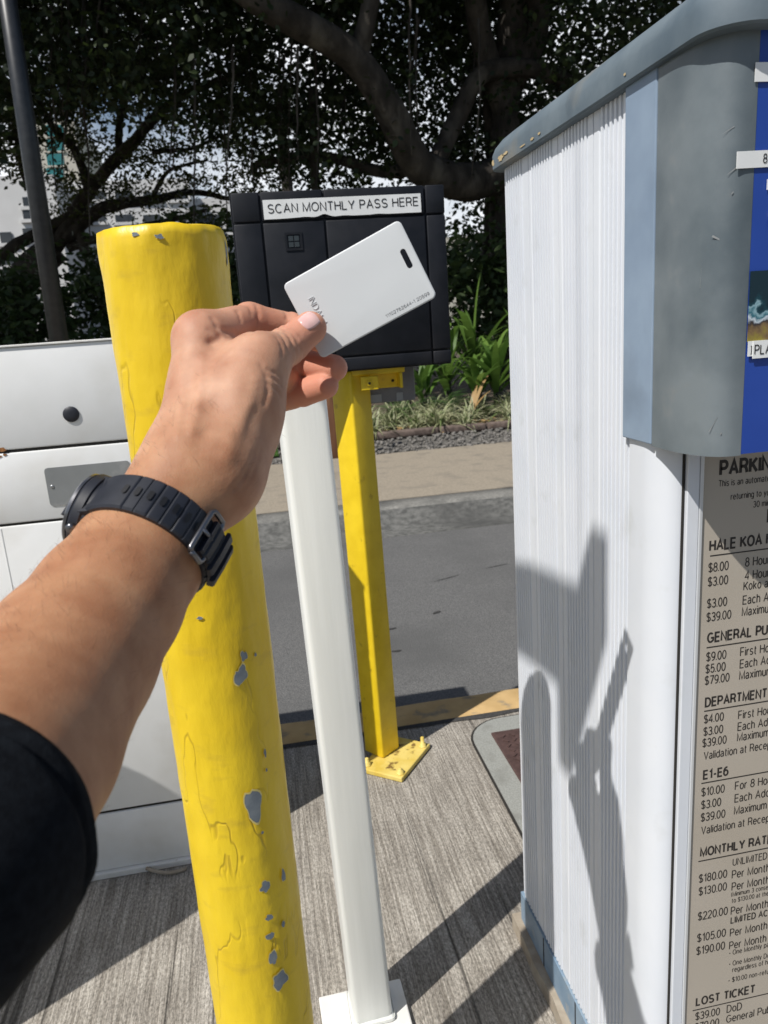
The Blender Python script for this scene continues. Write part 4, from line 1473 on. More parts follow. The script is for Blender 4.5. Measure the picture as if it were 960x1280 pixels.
for pl_, am_, wd_ in WRINKLES:
    qs = [surf(*p_) for p_ in pl_]
    for a_, b_ in zip(qs[:-1], qs[1:]):
        FOLDS.append((a_, b_, am_, wd_))


def sdf_full(P):
    d = sdf(P)
    for a, b, am, wd in FOLDS:
        e = prim_dist(P, (a, 0.0, b, 0.0, 0, (), 0))
        d = d + am * np.exp(-(e / wd) ** 2)
    for a, b, am, wd in RIDGES:
        e = prim_dist(P, (a, 0.0, b, 0.0, 0, (), 0))
        d = d - am * np.exp(-(e / wd) ** 2)
    return d


def surface_nets(lo, hi, h):
    nx, ny, nz = [int(math.ceil((hi[i] - lo[i]) / h)) + 1 for i in range(3)]
    D = np.full((nx, ny, nz), 9.0)
    gx, gy, gz = [lo[i] + h * np.arange((nx, ny, nz)[i]) for i in range(3)]
    for pr in PRIMS:
        A, ra, B, rb, k, cr, fl = pr
        mr = max(ra, rb) + .024
        l_ = np.minimum(A, B) - mr
        u_ = np.maximum(A, B) + mr
        s = [slice(max(0, int((l_[i] - lo[i]) / h)), min((nx, ny, nz)[i], int((u_[i] - lo[i]) / h) + 2)) for i in range(3)]
        if any(x.stop <= x.start for x in s): continue
        P = np.stack(np.meshgrid(gx[s[0]], gy[s[1]], gz[s[2]], indexing='ij'), -1)
        e = prim_dist(P, pr)
        d = D[s[0], s[1], s[2]]
        hh = np.clip(.5 + .5 * (d - e) / k, 0, 1)
        D[s[0], s[1], s[2]] = d + (e - d) * hh - k * hh * (1 - hh)
    for lst, sg in ((FOLDS, 1), (RIDGES, -1)):
        for a, b, am, wd in lst:
            mr = wd * 3
            l_ = np.minimum(a, b) - mr
            u_ = np.maximum(a, b) + mr
            s = [slice(max(0, int((l_[i] - lo[i]) / h)), min((nx, ny, nz)[i], int((u_[i] - lo[i]) / h) + 2)) for i in range(3)]
            P = np.stack(np.meshgrid(gx[s[0]], gy[s[1]], gz[s[2]], indexing='ij'), -1)
            e = prim_dist(P, (a, 0.0, b, 0.0, 0, (), 0))
            D[s[0], s[1], s[2]] += sg * am * np.exp(-(e / wd) ** 2)
    S = D < 0
    c = np.zeros((nx - 1, ny - 1, nz - 1), np.int8)
    for i in (0, 1):
        for j in (0, 1):
            for k in (0, 1):
                c += S[i:nx - 1 + i, j:ny - 1 + j, k:nz - 1 + k]
    act = np.argwhere((c > 0) & (c < 8))
    idx = -np.ones(c.shape, int)
    idx[tuple(act.T)] = np.arange(len(act))
    acc = np.zeros((len(act), 3))
    cnt = np.zeros(len(act))
    corners = [(i, j, k) for i in (0, 1) for j in (0, 1) for k in (0, 1)]
    for a in corners:
        for ax in range(3):
            if a[ax] == 1: continue
            b = list(a)
            b[ax] = 1
            va = D[act[:, 0] + a[0], act[:, 1] + a[1], act[:, 2] + a[2]]
            vb = D[act[:, 0] + b[0], act[:, 1] + b[1], act[:, 2] + b[2]]
            mk = (va < 0) != (vb < 0)
            tt = np.where(mk, va / np.where(mk, va - vb, 1), 0)
            p = np.tile(np.array(a, float), (len(act), 1))
            p[:, ax] += tt
            acc[mk] += p[mk]
            cnt[mk] += 1
    V = np.array(lo) + h * (act + acc / cnt[:, None])
    faces = []
    for ax in range(3):
        o1, o2 = [x for x in range(3) if x != ax]
        sl_a = [slice(None)] * 3
        sl_b = [slice(None)] * 3
        sl_a[ax] = slice(0, -1)
        sl_b[ax] = slice(1, None)
        e = np.argwhere(S[tuple(sl_a)] != S[tuple(sl_b)])
        ok = (e[:, o1] > 0) & (e[:, o2] > 0) & (e[:, o1] < (nx, ny, nz)[o1] - 1) & (e[:, o2] < (nx, ny, nz)[o2] - 1)
        e = e[ok]
        q = []
        for (d1, d2) in ((-1, -1), (0, -1), (0, 0), (-1, 0)):
            x = e.copy()
            x[:, o1] += d1
            x[:, o2] += d2
            q.append(idx[x[:, 0], x[:, 1], x[:, 2]])
        q = np.stack(q, 1)
        inside_first = S[e[:, 0], e[:, 1], e[:, 2]]
        flip = inside_first if ax != 1 else ~inside_first
        q[~flip] = q[~flip][:, ::-1]
        faces.append(q)
    return V, np.concatenate(faces)


BAS = np.stack([RGT, DWN, FWD])          # rows: camera axes in world


def to_world(V):
    return CAM + np.asarray(V) @ BAS


V, Fq = surface_nets((-.215, -.165, .215), (-.015, .155, .590), .00115)
person = thing('person', "bare left forearm and hand reaching in from a black sleeve", 'person', tuple(to_world(hp_(12, 936, .30))))
Wv = to_world(V)
me = bpy.data.meshes.new('arm')
me.from_pydata([tuple(p) for p in Wv], [], [tuple(int(x) for x in f) for f in Fq])
bmt = bmesh.new()
bmt.from_mesh(me)
bmesh.ops.recalc_face_normals(bmt, faces=bmt.faces)
for f in bmt.faces: f.smooth = True
bmt.to_mesh(me)
bmt.free()
# flush mask
fl = np.zeros(len(V))
for pr in PRIMS:
    if pr[6] > 0:
        e = prim_dist(V, pr)
        fl = np.maximum(fl, pr[6] * np.clip(1 - e / .006, 0, 1))
at = me.attributes.new('flush', 'FLOAT', 'POINT')
at.data.foreach_set('value', np.clip(fl, 0, 1).astype(np.float32))
tnm = np.clip((.440 - V[:, 2]) / .05, 0, 1)
at = me.attributes.new('suntan', 'FLOAT', 'POINT')
at.data.foreach_set('value', (tnm * tnm * (3 - 2 * tnm)).astype(np.float32))
arm = link_mesh('arm', me, M['skin'], person)


def grad(p, e=.0006):
    g = np.array([sdf(p + np.eye(3)[i] * e) - sdf(p - np.eye(3)[i] * e) for i in range(3)])
    return g / np.linalg.norm(g)


def march(p, d, n=60, f=sdf):
    p = np.array(p, float)
    for _ in range(n):
        s = float(f(p))
        p = p + d * s * .9
        if abs(s) < 2e-5: break
    return p


# thumbnail, laid on the skin
tip = hp_(388, 410, .4880)
ipj = hp_(360, 432, .4830)
ax = (tip - ipj) / np.linalg.norm(tip - ipj)
nd = np.array([-.05, -.22, -.97])
nd -= ax * (nd @ ax)
nd /= np.linalg.norm(nd)
sd = np.cross(ax, nd)
bm = bmesh.new()
nu, nv = 22, 22
cen = ipj + ax * (np.linalg.norm(tip - ipj) * .96)
grid = []
rim = []
for i in range(nu + 1):
    row = []
    for j in range(nv + 1):
        u, v = 2 * i / nu - 1, 2 * j / nv - 1
        # square to rounded shape
        uu = u * math.sqrt(1 - .32 * v * v)
        vv_ = v * math.sqrt(1 - .30 * u * u)
        q = cen + ax * (uu * .0064) + sd * (vv_ * .0061)
        s = march(q + nd * .02, -nd)
        e = max(abs(u), abs(v))
        lift = (.0009 - .0004 * e * e) if e < .92 else -.0006
        row.append(bm.verts.new(to_world(s + nd * lift)))
    grid.append(row)
for i in range(nu):
    for j in range(nv):
        bm.faces.new((grid[i][j], grid[i + 1][j], grid[i + 1][j + 1], grid[i][j + 1])).smooth = True
bmesh.ops.recalc_face_normals(bm, faces=bm.faces)
obj('thumbnail', bm, M['nail'], person)

# fine arm hair
bm = bmesh.new()
armax = hp_(174, 697, .408) - hp_(12, 936, .300)
armax /= np.linalg.norm(armax)
sel = np.where((V[:, 2] < .452) & (V[:, 2] > .285))[0]
hr = random.Random(5)
cnt_h = 0
for _ in range(3600):
    p = V[hr.choice(sel)]
    g = grad(p)
    if g[2] > .5: continue
    # hair sits mostly on the back (left, up) of the forearm
    back = -.75 * g[0] - .45 * g[1]
    if hr.random() > .25 + .75 * max(0, back): continue
    side = np.cross(g, armax)
    if p[2] > .425 and hr.random() < .9: continue
    dirn = armax * hr.uniform(.3, .9) + side * hr.uniform(-.5, 1.0) + g * .18
    dirn /= np.linalg.norm(dirn)
    L = hr.uniform(.005, .011)
    p1 = p + dirn * L * .5 + g * .0006
    p2 = p + dirn * L - g * .0006
    wv = np.cross(dirn, g)
    wv /= np.linalg.norm(wv)
    r = .000036
    a, b, c, d, e = [bm.verts.new(to_world(x)) for x in (p - wv * r, p + wv * r, p1 + wv * r, p1 - wv * r, p2)]
    bm.faces.new((a, b, c, d))
    bm.faces.new((d, c, e))
tag(obj('arm_hair', bm, M['hair'], person), kind='stuff')

# sleeve: double walled cloth tube, wrinkled
bm = bmesh.new()
fa, fb = hp_(12, 936, .300), hp_(-70, 1055, .245)
fax = (fb - fa) / np.linalg.norm(fb - fa)
spine = [(fa + fax * q, r) for q, r in ((.048, .0462), (.058, .0468), (.068, .0470))]
sb0 = spine[-1][0]
spine += [(sb0 + np.array(o_), r) for o_, r in (((-.014, .002, -.011), .0475), ((-.040, -.002, -.022), .050), ((-.080, -.004, -.040), .055), ((-.14, .005, -.080), .062), ((-.20, .03, -.16), .070))]
pts, rad = [], []
for i in range(len(spine) - 1):
    for k in range(8):
        u = k / 8
        pts.append(spine[i][0] * (1 - u) + spine[i + 1][0] * u)
        rad.append(spine[i][1] * (1 - u) + spine[i + 1][1] * u)
pts.append(spine[-1][0])
rad.append(spine[-1][1])
na = 72
outer, prev = [], None
for i, p in enumerate(pts):
    tg = pts[min(i + 1, len(pts) - 1)] - pts[max(i - 1, 0)]
    tg = tg / np.linalg.norm(tg)
    if prev is None:
        u = np.cross(tg, np.array([0, 0, 1.0]))
    else:
        u = prev - tg * (prev @ tg)
    u /= np.linalg.norm(u)
    prev = u
    v = np.cross(tg, u)
    ring = []
    for k in range(na):
        a = 2 * math.pi * k / na
        wr = .0022 * mnoise.noise((math.cos(a) * 1.6, math.sin(a) * 1.6, i * .30)) + .0030 * mnoise.noise((math.cos(a) * 1.2 + i * .09, math.sin(a) * 1.2, 9)) * min(1, i / 6)
        if i == 0: wr -= .0008
        if i in (9, 10): wr -= .0012
        ring.append(p + (u * math.cos(a) + v * math.sin(a)) * (rad[i] + wr))
    outer.append(ring)
rows = [[bm.verts.new(to_world(q)) for q in ring] for ring in outer]
for a, b in zip(rows[:-1], rows[1:]):
    for k in range(na):
        bm.faces.new((a[k], a[(k + 1) % na], b[(k + 1) % na], b[k])).smooth = True
inner = []
for i in range(10):
    c = pts[i]
    inner.append([bm.verts.new(to_world(c + (q - c) * (.945 if i else .985))) for q in outer[i]])
for a, b in zip([rows[0]] + inner[:-1], inner):
    for k in range(na):
        bm.faces.new((b[k], b[(k + 1) % na], a[(k + 1) % na], a[k])).smooth = True
bm.faces.new(rows[-1])
bmesh.ops.recalc_face_normals(bm, faces=bm.faces)
obj('sleeve', bm, M['cloth'], person)

# ---------------------------------------------------------------- wristwatch
wc = hp_(187, 668, .4125)
wa = hp_(243, 590, .434) - hp_(100, 806, .358)
wa /= np.linalg.norm(wa)
e_cam = np.array([0, 0, -1.0])
e1 = e_cam - wa * (e_cam @ wa)       # towards the viewer
e1 /= np.linalg.norm(e1)
e2 = np.cross(wa, e1)                # right-hand side seen along the arm
if e2[0] < 0: e2 = -e2
watch = thing('wristwatch', 'black sports watch with slotted rubber strap round the bare wrist', 'watch', tuple(to_world(wc)))


def wdir(th):
    return e1 * math.cos(th) + e2 * math.sin(th)


def rho(th, off=0.0):
    d = wdir(th)
    p = march(wc + wa * off + d * .07, -d)
    return float((p - wc - wa * off) @ d)


NS = 240
RH = np.array([rho(2 * math.pi * k / NS) for k in range(NS)])
for _ in range(12):
    RH = (np.roll(RH, 1) + 2 * RH + np.roll(RH, -1)) / 4
RH = RH + .0002


def rr_at(th):
    x = (th / (2 * math.pi) * NS) % NS
    i = int(x)
    f = x - i
    return RH[i % NS] * (1 - f) + RH[(i + 1) % NS] * f


def band(bm, th0, th1, n, w0, w1, t0, t1, lift=0.0, groove=None, mat=0, closed=False):
    """rubber band following the wrist from th0 to th1; w = half width, t = thickness"""
    rows = []
    for i in range(n + 1):
        u = i / n
        th = th0 + (th1 - th0) * u
        hw = w0 + (w1 - w0) * u
        tk = t0 + (t1 - t0) * u
        if groove: tk = tk - groove(th)
        r = rr_at(th) + lift
        d = wdir(th)
        prof = [(-hw, 0), (-hw, tk * .7), (-hw + .0012, tk), (0, tk + .0003), (hw - .0012, tk), (hw, tk * .7), (hw, 0)]
        rows.append([bm.verts.new(to_world(wc + wa * x + d * (r + y))) for x, y in prof])
    m = len(rows[0])
    for a, b in zip(rows[:-1], rows[1:]):
        for k in range(m):
            f = bm.faces.new((a[k], a[(k + 1) % m], b[(k + 1) % m], b[k]))
            f.material_index = mat
    bm.faces.new(rows[0])
    bm.faces.new(list(reversed(rows[-1])))


TH_CASE = R(-93)
TH_BUCK = R(56)


def grooves(th):
    x = (th - R(-16)) / R(11.5)
    if x < -.3 or x > 6.6: return 0
    f = abs(x - round(x))
    return .0008 * max(0, 1 - f / .10)


bm = bmesh.new()
band(bm, R(-72), R(64), 160, .0125, .0112, .0040, .0034, groove=grooves)
bmesh.ops.recalc_face_normals(bm, faces=bm.faces)
sharpen(bm, 30)
strap = obj('strap', bm, M['black_rubber'], watch)
# slots of the strap: dark recess plates
bm = bmesh.new()
for q in range(7):
    th = R(-22 + q * 11.5)
    if th > R(50): break
    d = wdir(th)
    tdir = wdir(th + .01) - wdir(th - .01)
    tdir = tdir / np.linalg.norm(tdir)
    r = rr_at(th) + .0048
    ring = []
    for k in range(16):
        a = 2 * math.pi * k / 16
        ux_, uy_ = math.cos(a), math.sin(a)
        px_ = .0030 * (abs(ux_) ** .6) * (1 if ux_ > 0 else -1)
        py_ = .0014 * (abs(uy_) ** .6) * (1 if uy_ > 0 else -1)
        ring.append(bm.verts.new(to_world(wc + wa * px_ + tdir * py_ + d * r)))
    bm.faces.new(ring)
obj('strap_hole', bm, M['dark_hole'], strap)
# second layer past the buckle and the rest of the strap behind
bm = bmesh.new()
band(bm, R(60), R(232), 120, .0112, .0118, .0036, .0036, groove=lambda th: .001 * max(0, 1 - abs(((th - R(60)) / R(9)) % 1 - .5) / .16))
band(bm, R(58), R(104), 60, .0108, .0102, .0034, .0028, lift=.0040, groove=lambda th: .001 * max(0, 1 - abs(((th - R(58)) / R(9)) % 1 - .5) / .16))
bmesh.ops.recalc_face_normals(bm, faces=bm.faces)
sharpen(bm, 30)
obj('strap_tail', bm, M['black_rubber'], watch)
for th in (R(78), R(92)):
    bm = bmesh.new()
    band(bm, th - R(3.4), th + R(3.4), 10, .0132, .0132, .0028, .0028, lift=.0062)
    bmesh.ops.recalc_face_normals(bm, faces=bm.faces)
    sharpen(bm, 40)
    obj('keeper', bm, M['black_rubber'], watch)
# buckle: rounded rectangular wire frame and tongue
bm = bmesh.new()


def wp(th, x, lift):
    return to_world(wc + wa * x + wdir(th) * (rr_at(th) + lift))


loop = []
hw = .0142
for th, x in ((R(52), -hw), (R(56), -hw), (R(60), -hw), (R(64.5), -hw), (R(66.5), -hw + .002), (R(66.5), 0), (R(66.5), hw - .002), (R(64.5), hw), (R(60), hw), (R(56), hw), (R(52), hw), (R(50), hw - .002), (R(50), 0), (R(50), -hw + .002), (R(52), -hw)):
    loop.append(wp(th, x, .0052))
add_tube(bm, loop, .0016, 8)
add_tube(bm, [wp(R(64), 0, .0058), wp(R(58), 0, .0062), wp(R(50), 0, .0062)], .0013, 8)
obj('buckle', bm, M['gunmetal'], watch)
# case
cd = wdir(TH_CASE)
cpos = wc + cd * (rr_at(TH_CASE) - .0075)
bz = cd
bx = wa
by = np.cross(bz, bx)
MC = Matrix(((bx[0], by[0], bz[0]), (bx[1], by[1], bz[1]), (bx[2], by[2], bz[2])))
MW = Matrix([list(r) for r in BAS.T.tolist()]) @ MC
ow = to_world(cpos)
bm = bmesh.new()
add_lathe(bm, [(.0150, -.001), (.0200, .0005), (.0212, .0020), (.0212, .0050), (.0222, .0056), (.0222, .0100), (.0212, .0112), (.0195, .0122), (.0185, .0116)], 48, ow, M=MW)
case = obj('case', bm, M['black_rubber'], watch, autosmooth=35)
bm = bmesh.new()
prof_b = []
add_lathe(bm, [(.0196, .0112), (.0212, .0120), (.0212, .0134), (.0202, .0142), (.0186, .0136), (.0182, .0122)], 48, ow, M=MW)
obj('bezel', bm, M['gunmetal'], case, autosmooth=35)
bm = bmesh.new()
add_lathe(bm, [(.0184, .0121), (.0183, .0131), (.010, .0134), (.002, .0135)], 48, ow, M=MW)
obj('glass', bm, M['glass_dark'], case, autosmooth=35)
for (a0, ht) in ((150, .0075), (30, .0075), (-150, .0075)):
    bm = bmesh.new()
    M2 = MW @ Matrix.Rotation(R(a0), 3, 'Z') @ Matrix.Rotation(R(90), 3, 'Y')
    c = Vector(ow) + MW @ Vector((.0222 * math.cos(R(a0)), .0222 * math.sin(R(a0)), ht))
    add_lathe(bm, [(.0026, 0), (.0026, .0024), (.002, .003)], 14, c, M=M2)
    obj('button', bm, M['gunmetal'], case)
# lugs joining strap and case
bm = bmesh.new()
for sgn in (1, -1):
    rows = []
    for i in range(9):
        u = i / 8
        th = TH_CASE + sgn * R(16 + 20 * u)
        hw = .0150 - .0025 * u
        lift = .0085 * (1 - u) ** 1.1
        d = wdir(th)
        r = rr_at(th)
        pr = [(-hw, 0), (-hw, .0030 + lift), (0, .0042 + lift), (hw, .0030 + lift), (hw, 0)]
        rows.append([bm.verts.new(to_world(wc + wa * x + d * (r + y))) for x, y in pr])
    for a, b in zip(rows[:-1], rows[1:]):
        for k in range(5):
            bm.faces.new((a[k], a[(k + 1) % 5], b[(k + 1) % 5], b[k]))
    bm.faces.new(rows[0])
    bm.faces.new(list(reversed(rows[-1])))
bmesh.ops.recalc_face_normals(bm, faces=bm.faces)
sharpen(bm, 30)
obj('lug', bm, M['black_rubber'], case)

# ---------------------------------------------------------------- pass card in the fingers
cA, cB, cC, cD = hp_(355, 358, .4970), hp_(499, 278, .4850), hp_(545, 368, .4935), hp_(402, 446, .5055)
u = ((cB - cA) + (cC - cD)) / 2
u /= np.linalg.norm(u)
v = ((cA - cD) + (cB - cC)) / 2
v -= u * (v @ u)
v /= np.linalg.norm(v)
nrm = np.cross(u, v)
if nrm[2] > 0: nrm = -nrm
cc = (cA + cB + cC + cD) / 4
HWc, HHc, RC, TH = .0434, .0270, .0034, .0018


def rrect(hw, hh, r, n=6):
    o = []
    for (cx, cy, a0) in ((hw - r, hh - r, 0), (-hw + r, hh - r, 90), (-hw + r, -hh + r, 180), (hw - r, -hh + r, 270)):
        for k in range(n + 1):
            a = R(a0 + 90 * k / n)
            o.append((cx + r * math.cos(a), cy + r * math.sin(a)))
    return o


bm = bmesh.new()
SX, SHW, SHH = .0364, .0019, .0066      # punched slot near the right short edge


def cpt(x, y, z):
    return to_world(cc + u * x + v * y + nrm * z)


outer = rrect(HWc, HHc, RC)
inset = rrect(HWc - .0007, HHc - .0007, RC - .0006)
inset2 = rrect(HWc - .0024, HHc - .0024, RC - .0012)
slot = [(SX + x, .0035 + y) for x, y in rrect(SHW, SHH, .0018)]
layers_f = [[bm.verts.new(cpt(x, y, z)) for x, y in ring] for ring, z in ((outer, -TH * .5), (outer, TH * .15), (inset, TH * .42), (inset2, TH * .5))]
for a, b in zip(layers_f[:-1], layers_f[1:]):
    for k in range(len(a)):
        bm.faces.new((a[k], a[(k + 1) % len(a)], b[(k + 1) % len(a)], b[k])).smooth = True
sf = [bm.verts.new(cpt(x, y, TH * .5)) for x, y in slot]
sb = [bm.verts.new(cpt(x, y, -TH * .5)) for x, y in slot]
n = len(slot)
for k in range(n):
    bm.faces.new((sf[k], sf[(k + 1) % n], sb[(k + 1) % n], sb[k]))


def annulus(o, i):
    """both rings have the same count and start angle"""
    m = len(o)
    for k in range(m):
        bm.faces.new((o[k], o[(k + 1) % m], i[(k + 1) % m], i[k]))


annulus(layers_f[-1], sf)
annulus(layers_f[0], sb)
bmesh.ops.recalc_face_normals(bm, faces=bm.faces)
sharpen(bm, 20)
card = obj('access_card', bm, M['card'])
tag(card, 'blank white plastic access card with slot, pinched between thumb and fingers', 'card')
bm = bmesh.new()
wdu, wdv = Vector(u @ BAS), Vector(v @ BAS)
add_text(bm, '11102762644-1 20599', cpt(.0078, -.0238, TH * .5 + .00012), wdu, wdv, .0022, width=.0318)
obj('printed_number', bm, mat('print_grey', (0.12, 0.12, 0.125), rough=.5), card)
# raised maker's word along the left short edge, reading downwards
bm = bmesh.new()
add_text(bm, 'INDALA', cpt(-.0328, .0110, TH * .5 + .00042), -wdv, wdu, .0042, width=.0200, bold=-.02)
bd = list(bm.edges)
ex = bmesh.ops.extrude_edge_only(bm, edges=[e for e in bd if len(e.link_faces) == 1])
for q in [g for g in ex['geom'] if isinstance(g, bmesh.types.BMVert)]:
    q.co -= Vector(nrm @ BAS) * .0005
obj('embossed_word', bm, M['card'], card)

# ---------------------------------------------------------------- off to the left: added unseen shadow casters, a hung box and a dome
t = thing('added_box_caster', 'added unseen grey box hung from a dark mast to cast a shadow', 'camera', (-1.5, -1.1, 0))  # added out of view, shaped to throw the boxy shadow on the ribs
bm = bmesh.new()
add_tube(bm, [(-1.5, -1.1, 0), (-1.5, -1.1, 3.86)], .04, 16)
obj('mast', bm, M['pole_black'], t)
bm = bmesh.new()
add_tube(bm, [(-1.5, -1.1, 3.80), (-.9, -.26, 3.80), (-.575, .166, 3.80)], .016, 10)
obj('arm', bm, M['pole_black'], t)
bm = bmesh.new()
add_tube(bm, [(-.575, .166, 3.80), (-.575, .166, 2.07)], .0012, 8)
obj('hanger', bm, M['pole_black'], t)
bm = bmesh.new()
add_tube(bm, [(-.575, .19, 2.062), (-.578, .34, 2.046), (-.585, .42, 2.036), (-.590, .46, 2.026)], [.042, .042, .042, .036], 20)
obj('caster_barrel', bm, M['box_grey'], t)
bm = bmesh.new()
add_box(bm, (-.653, .145, 1.984), (-.50, .187, 2.106), bevel=.004)
obj('caster_box', bm, M['box_grey'], t)
bm = bmesh.new()
add_lathe(bm, [(.13, 0), (.13, .656), (.125, .736), (.10, .801), (.06, .836), (.01, .848)], 28, (-.72, 1.001, 0))  # unseen dome, added to shade the lower left of the cabinet
tag(obj('added_dome_caster', bm, M['dome_conc']), 'round topped concrete dome added unseen to cast a shadow on the gate cabinet', 'bollard')

# ---------------------------------------------------------------- planting across the road
LEAF = [(0, 0), (.28, .5), (.62, .42), (1, 0), (.62, -.42), (.28, -.5)]


class Leaves:
    """collects leaf polygons in numpy and makes one mesh"""

    def __init__(self): self.V, self.F, self.n, self.m = [], [], 0, []

    def leaf(self, P, dirn, nor, L, Wd, mi=0):
        d = np.asarray(dirn, float)
        d /= np.linalg.norm(d) + 1e-9
        s = np.cross(d, nor)
        s /= np.linalg.norm(s) + 1e-9
        for (a, b) in LEAF:
            self.V.append(P + d * (a * L) + s * (b * Wd))
        self.F.append(tuple(range(self.n, self.n + 6)))
        self.n += 6
        self.m.append(mi)

    def blade(self, P, az, L, Wd, rise, droop, seg=5, mi=0, stripe=None):
        """arching strap leaf; stripe = material of a paler margin"""
        h = np.array([math.cos(az), math.sin(az), 0])
        s = np.array([-math.sin(az), math.cos(az), 0])
        pts = []
        for i in range(seg + 1):
            t = i / seg
            pts.append(P + h * (L * (t * math.cos(rise) + .25 * droop * t * t)) + np.array([0, 0, L * (t * math.sin(rise) - droop * t * t)]))
        prev = None
        for i, p in enumerate(pts):
            t = i / seg
            wd = Wd * (1 - t ** 2.2) * (.55 + .45 * min(1, t * 4))
            cols = [-1, 1] if stripe is None else [-1, -.42, .42, 1]
            row = []
            for c in cols:
                self.V.append(p + s * (c * wd) + np.array([0, 0, abs(c) * wd * .5]))
                row.append(self.n)
                self.n += 1
            if prev:
                for k in range(len(cols) - 1):
                    self.F.append((prev[k], prev[k + 1], row[k + 1], row[k]))
                    self.m.append(mi if (stripe is None or k == 1) else stripe)
            prev = row

    def make(self, name, mats, parent=None):
        me = bpy.data.meshes.new(name)
        me.from_pydata([tuple(v) for v in self.V], [], self.F)
        o = link_mesh(name, me, mats, parent)
        if any(self.m): me.polygons.foreach_set('material_index', self.m)
        return o


def copy_tree(o, loc, rz, sc=1.0, label=None):
    r = o.copy()
    COL.objects.link(r)
    r.location = loc
    r.rotation_euler = (0, 0, rz)
    r.scale = (sc, sc, sc)
    if label: r['label'] = label
    for ch in o.children:
        c = ch.copy()
        COL.objects.link(c)
        c.parent = r
    return r


pr_ = random.Random(21)
protos = []
for q in range(3):
    lv = Leaves()
    for k in range(58):
        az = pr_.uniform(0, 2 * math.pi)
        P = np.array([pr_.uniform(-.05, .05), pr_.uniform(-.05, .05), 0])
        lv.blade(P, az, pr_.uniform(.22, .46), pr_.uniform(.007, .012), R(pr_.uniform(38, 82)), pr_.uniform(.35, .95), 6, 0, 1 if pr_.random() < .82 else None)
    o = lv.make('spider_plant', [M['spider_green'], M['spider_cream']])
    protos.append(o)
spots = []
y = 6.78
for row in range(4):
    x = -1.3 + row * .1
    while x < 3.6:
        spots.append((x + pr_.uniform(-.1, .1), y + pr_.uniform(-.08, .08), pr_.uniform(0, 6.28), pr_.uniform(.8, 1.2)))
        x += .30
    y += .27
spots = [s for s in spots if not (s[0] < .25 and s[1] < 7.05)]
for i, (x, y, a, s_) in enumerate(spots):
    if i < 3:
        o = protos[i]
        o.location = (x, y, .02)
        o.rotation_euler = (0, 0, a)
    else:
        o = protos[i % 3].copy()
        COL.objects.link(o)
        o.location = (x, y, .02)
        o.rotation_euler = (0, 0, a)
        o.scale = (s_, s_, s_)
    tag(o, 'low clump of cream striped strap leaves in the bed across the road', 'plant', 'striped grassy clumps in the garden bed')

# edging stones along the bed
e_rng = random.Random(3)
x = -2.2
while x < 4.0:
    L = e_rng.uniform(.38, .62)
    bm = bmesh.new()
    add_box(bm, (x, 6.56, 0.0), (x + L - .012, 6.66, .065), bevel=.018, seg=3)
    for v_ in bm.verts:
        v_.co += Vector((0, .02 * math.sin(v_.co.x * 1.6), 0)) + Vector((0, 0, .006 * mnoise.noise(v_.co * 9)))
    if x + L > .1 or True:
        tag(obj('edging_stone', bm, M['edging'], autosmooth=50), 'low brown edging stone between the gravel and striped plants', 'edging', 'edging stones along the garden bed')
    x += L

# ferns and big strap leaved plants behind the clumps


def strap_plant(x, y, n, L, seed, label, name='strap_plant', mt='strap_leaf', wd=.035):
    rg = random.Random(seed)
    t = thing(name, label, 'plant', (x, y, .02))
    lv = Leaves()
    for k in range(n):
        lv.blade(np.array([x, y, .15 + .35 * L * rg.random()]), rg.uniform(0, 6.28), 1.2 * L * rg.uniform(.7, 1.15), 1.35 * wd * rg.uniform(.7, 1.2), R(rg.uniform(42, 88)), rg.uniform(.25, .75), 8)
    lv.make('leaf_crown', M[mt], t)
    bm = bmesh.new()
    add_tube(bm, [(x, y, 0), (x + .02, y, .2), (x + .02, y + .01, .38)], [.045, .035, .02], 8)
    obj('stem', bm, M['bark'], t)
    return t


strap_plant(2.55, 7.75, 26, .85, 1, 'broad strap leaved plant with bright arching leaves beside the machine corner')
strap_plant(2.15, 8.25, 22, 1.0, 2, 'tall strap leaved plant behind the ferns right of the reader')
strap_plant(3.15, 8.1, 22, .95, 3, 'strap leaved plant mostly hidden behind the ribbed machine')
strap_plant(1.75, 7.75, 18, .5, 4, 'small dark green strap leaved plant under the reader corner')
strap_plant(1.72, 8.45, 24, 1.05, 14, 'tall strap leaved plant rising beside the right edge of the reader')
strap_plant(2.62, 8.75, 24, 1.15, 15, 'tallest strap leaved plant farthest back beside the machine corner')
strap_plant(2.28, 7.55, 20, .62, 16, 'low bright strap leaved plant in front of the taller ones')


def fern(x, y, n, L, seed, label):
    rg = random.Random(seed)
    lv = Leaves()
    for k in range(n):
        az = rg.uniform(0, 6.28)
        h = np.array([math.cos(az), math.sin(az), 0])
        s = np.array([-h[1], h[0], 0])
        Lf = L * rg.uniform(.7, 1.1)
        rise, droop = R(rg.uniform(45, 75)), rg.uniform(.4, .8)
        for i in range(2, 17):
            t = i / 17
            p = np.array([x, y, .05]) + h * (Lf * t * math.cos(rise) + .2 * Lf * t * t) + np.array([0, 0, Lf * (t * math.sin(rise) - droop * t * t)])
            for sg in (-1, 1):
                lv.leaf(p, s * sg + h * .35, np.array([0, 0, 1.0]), Lf * .22 * (1 - t) ** .6 * min(1, t * 4), .018)
    o = lv.make('fern', M['fern'])
    tag(o, label, 'fern')


fern(1.45, 7.55, 14, .6, 5, 'bright green fern below the lower right corner of the reader')
fern(1.95, 7.62, 14, .6, 6, 'green fern between the reader and the ribbed machine')
fern(.75, 7.9, 14, .6, 7, 'green fern behind the slim yellow post')
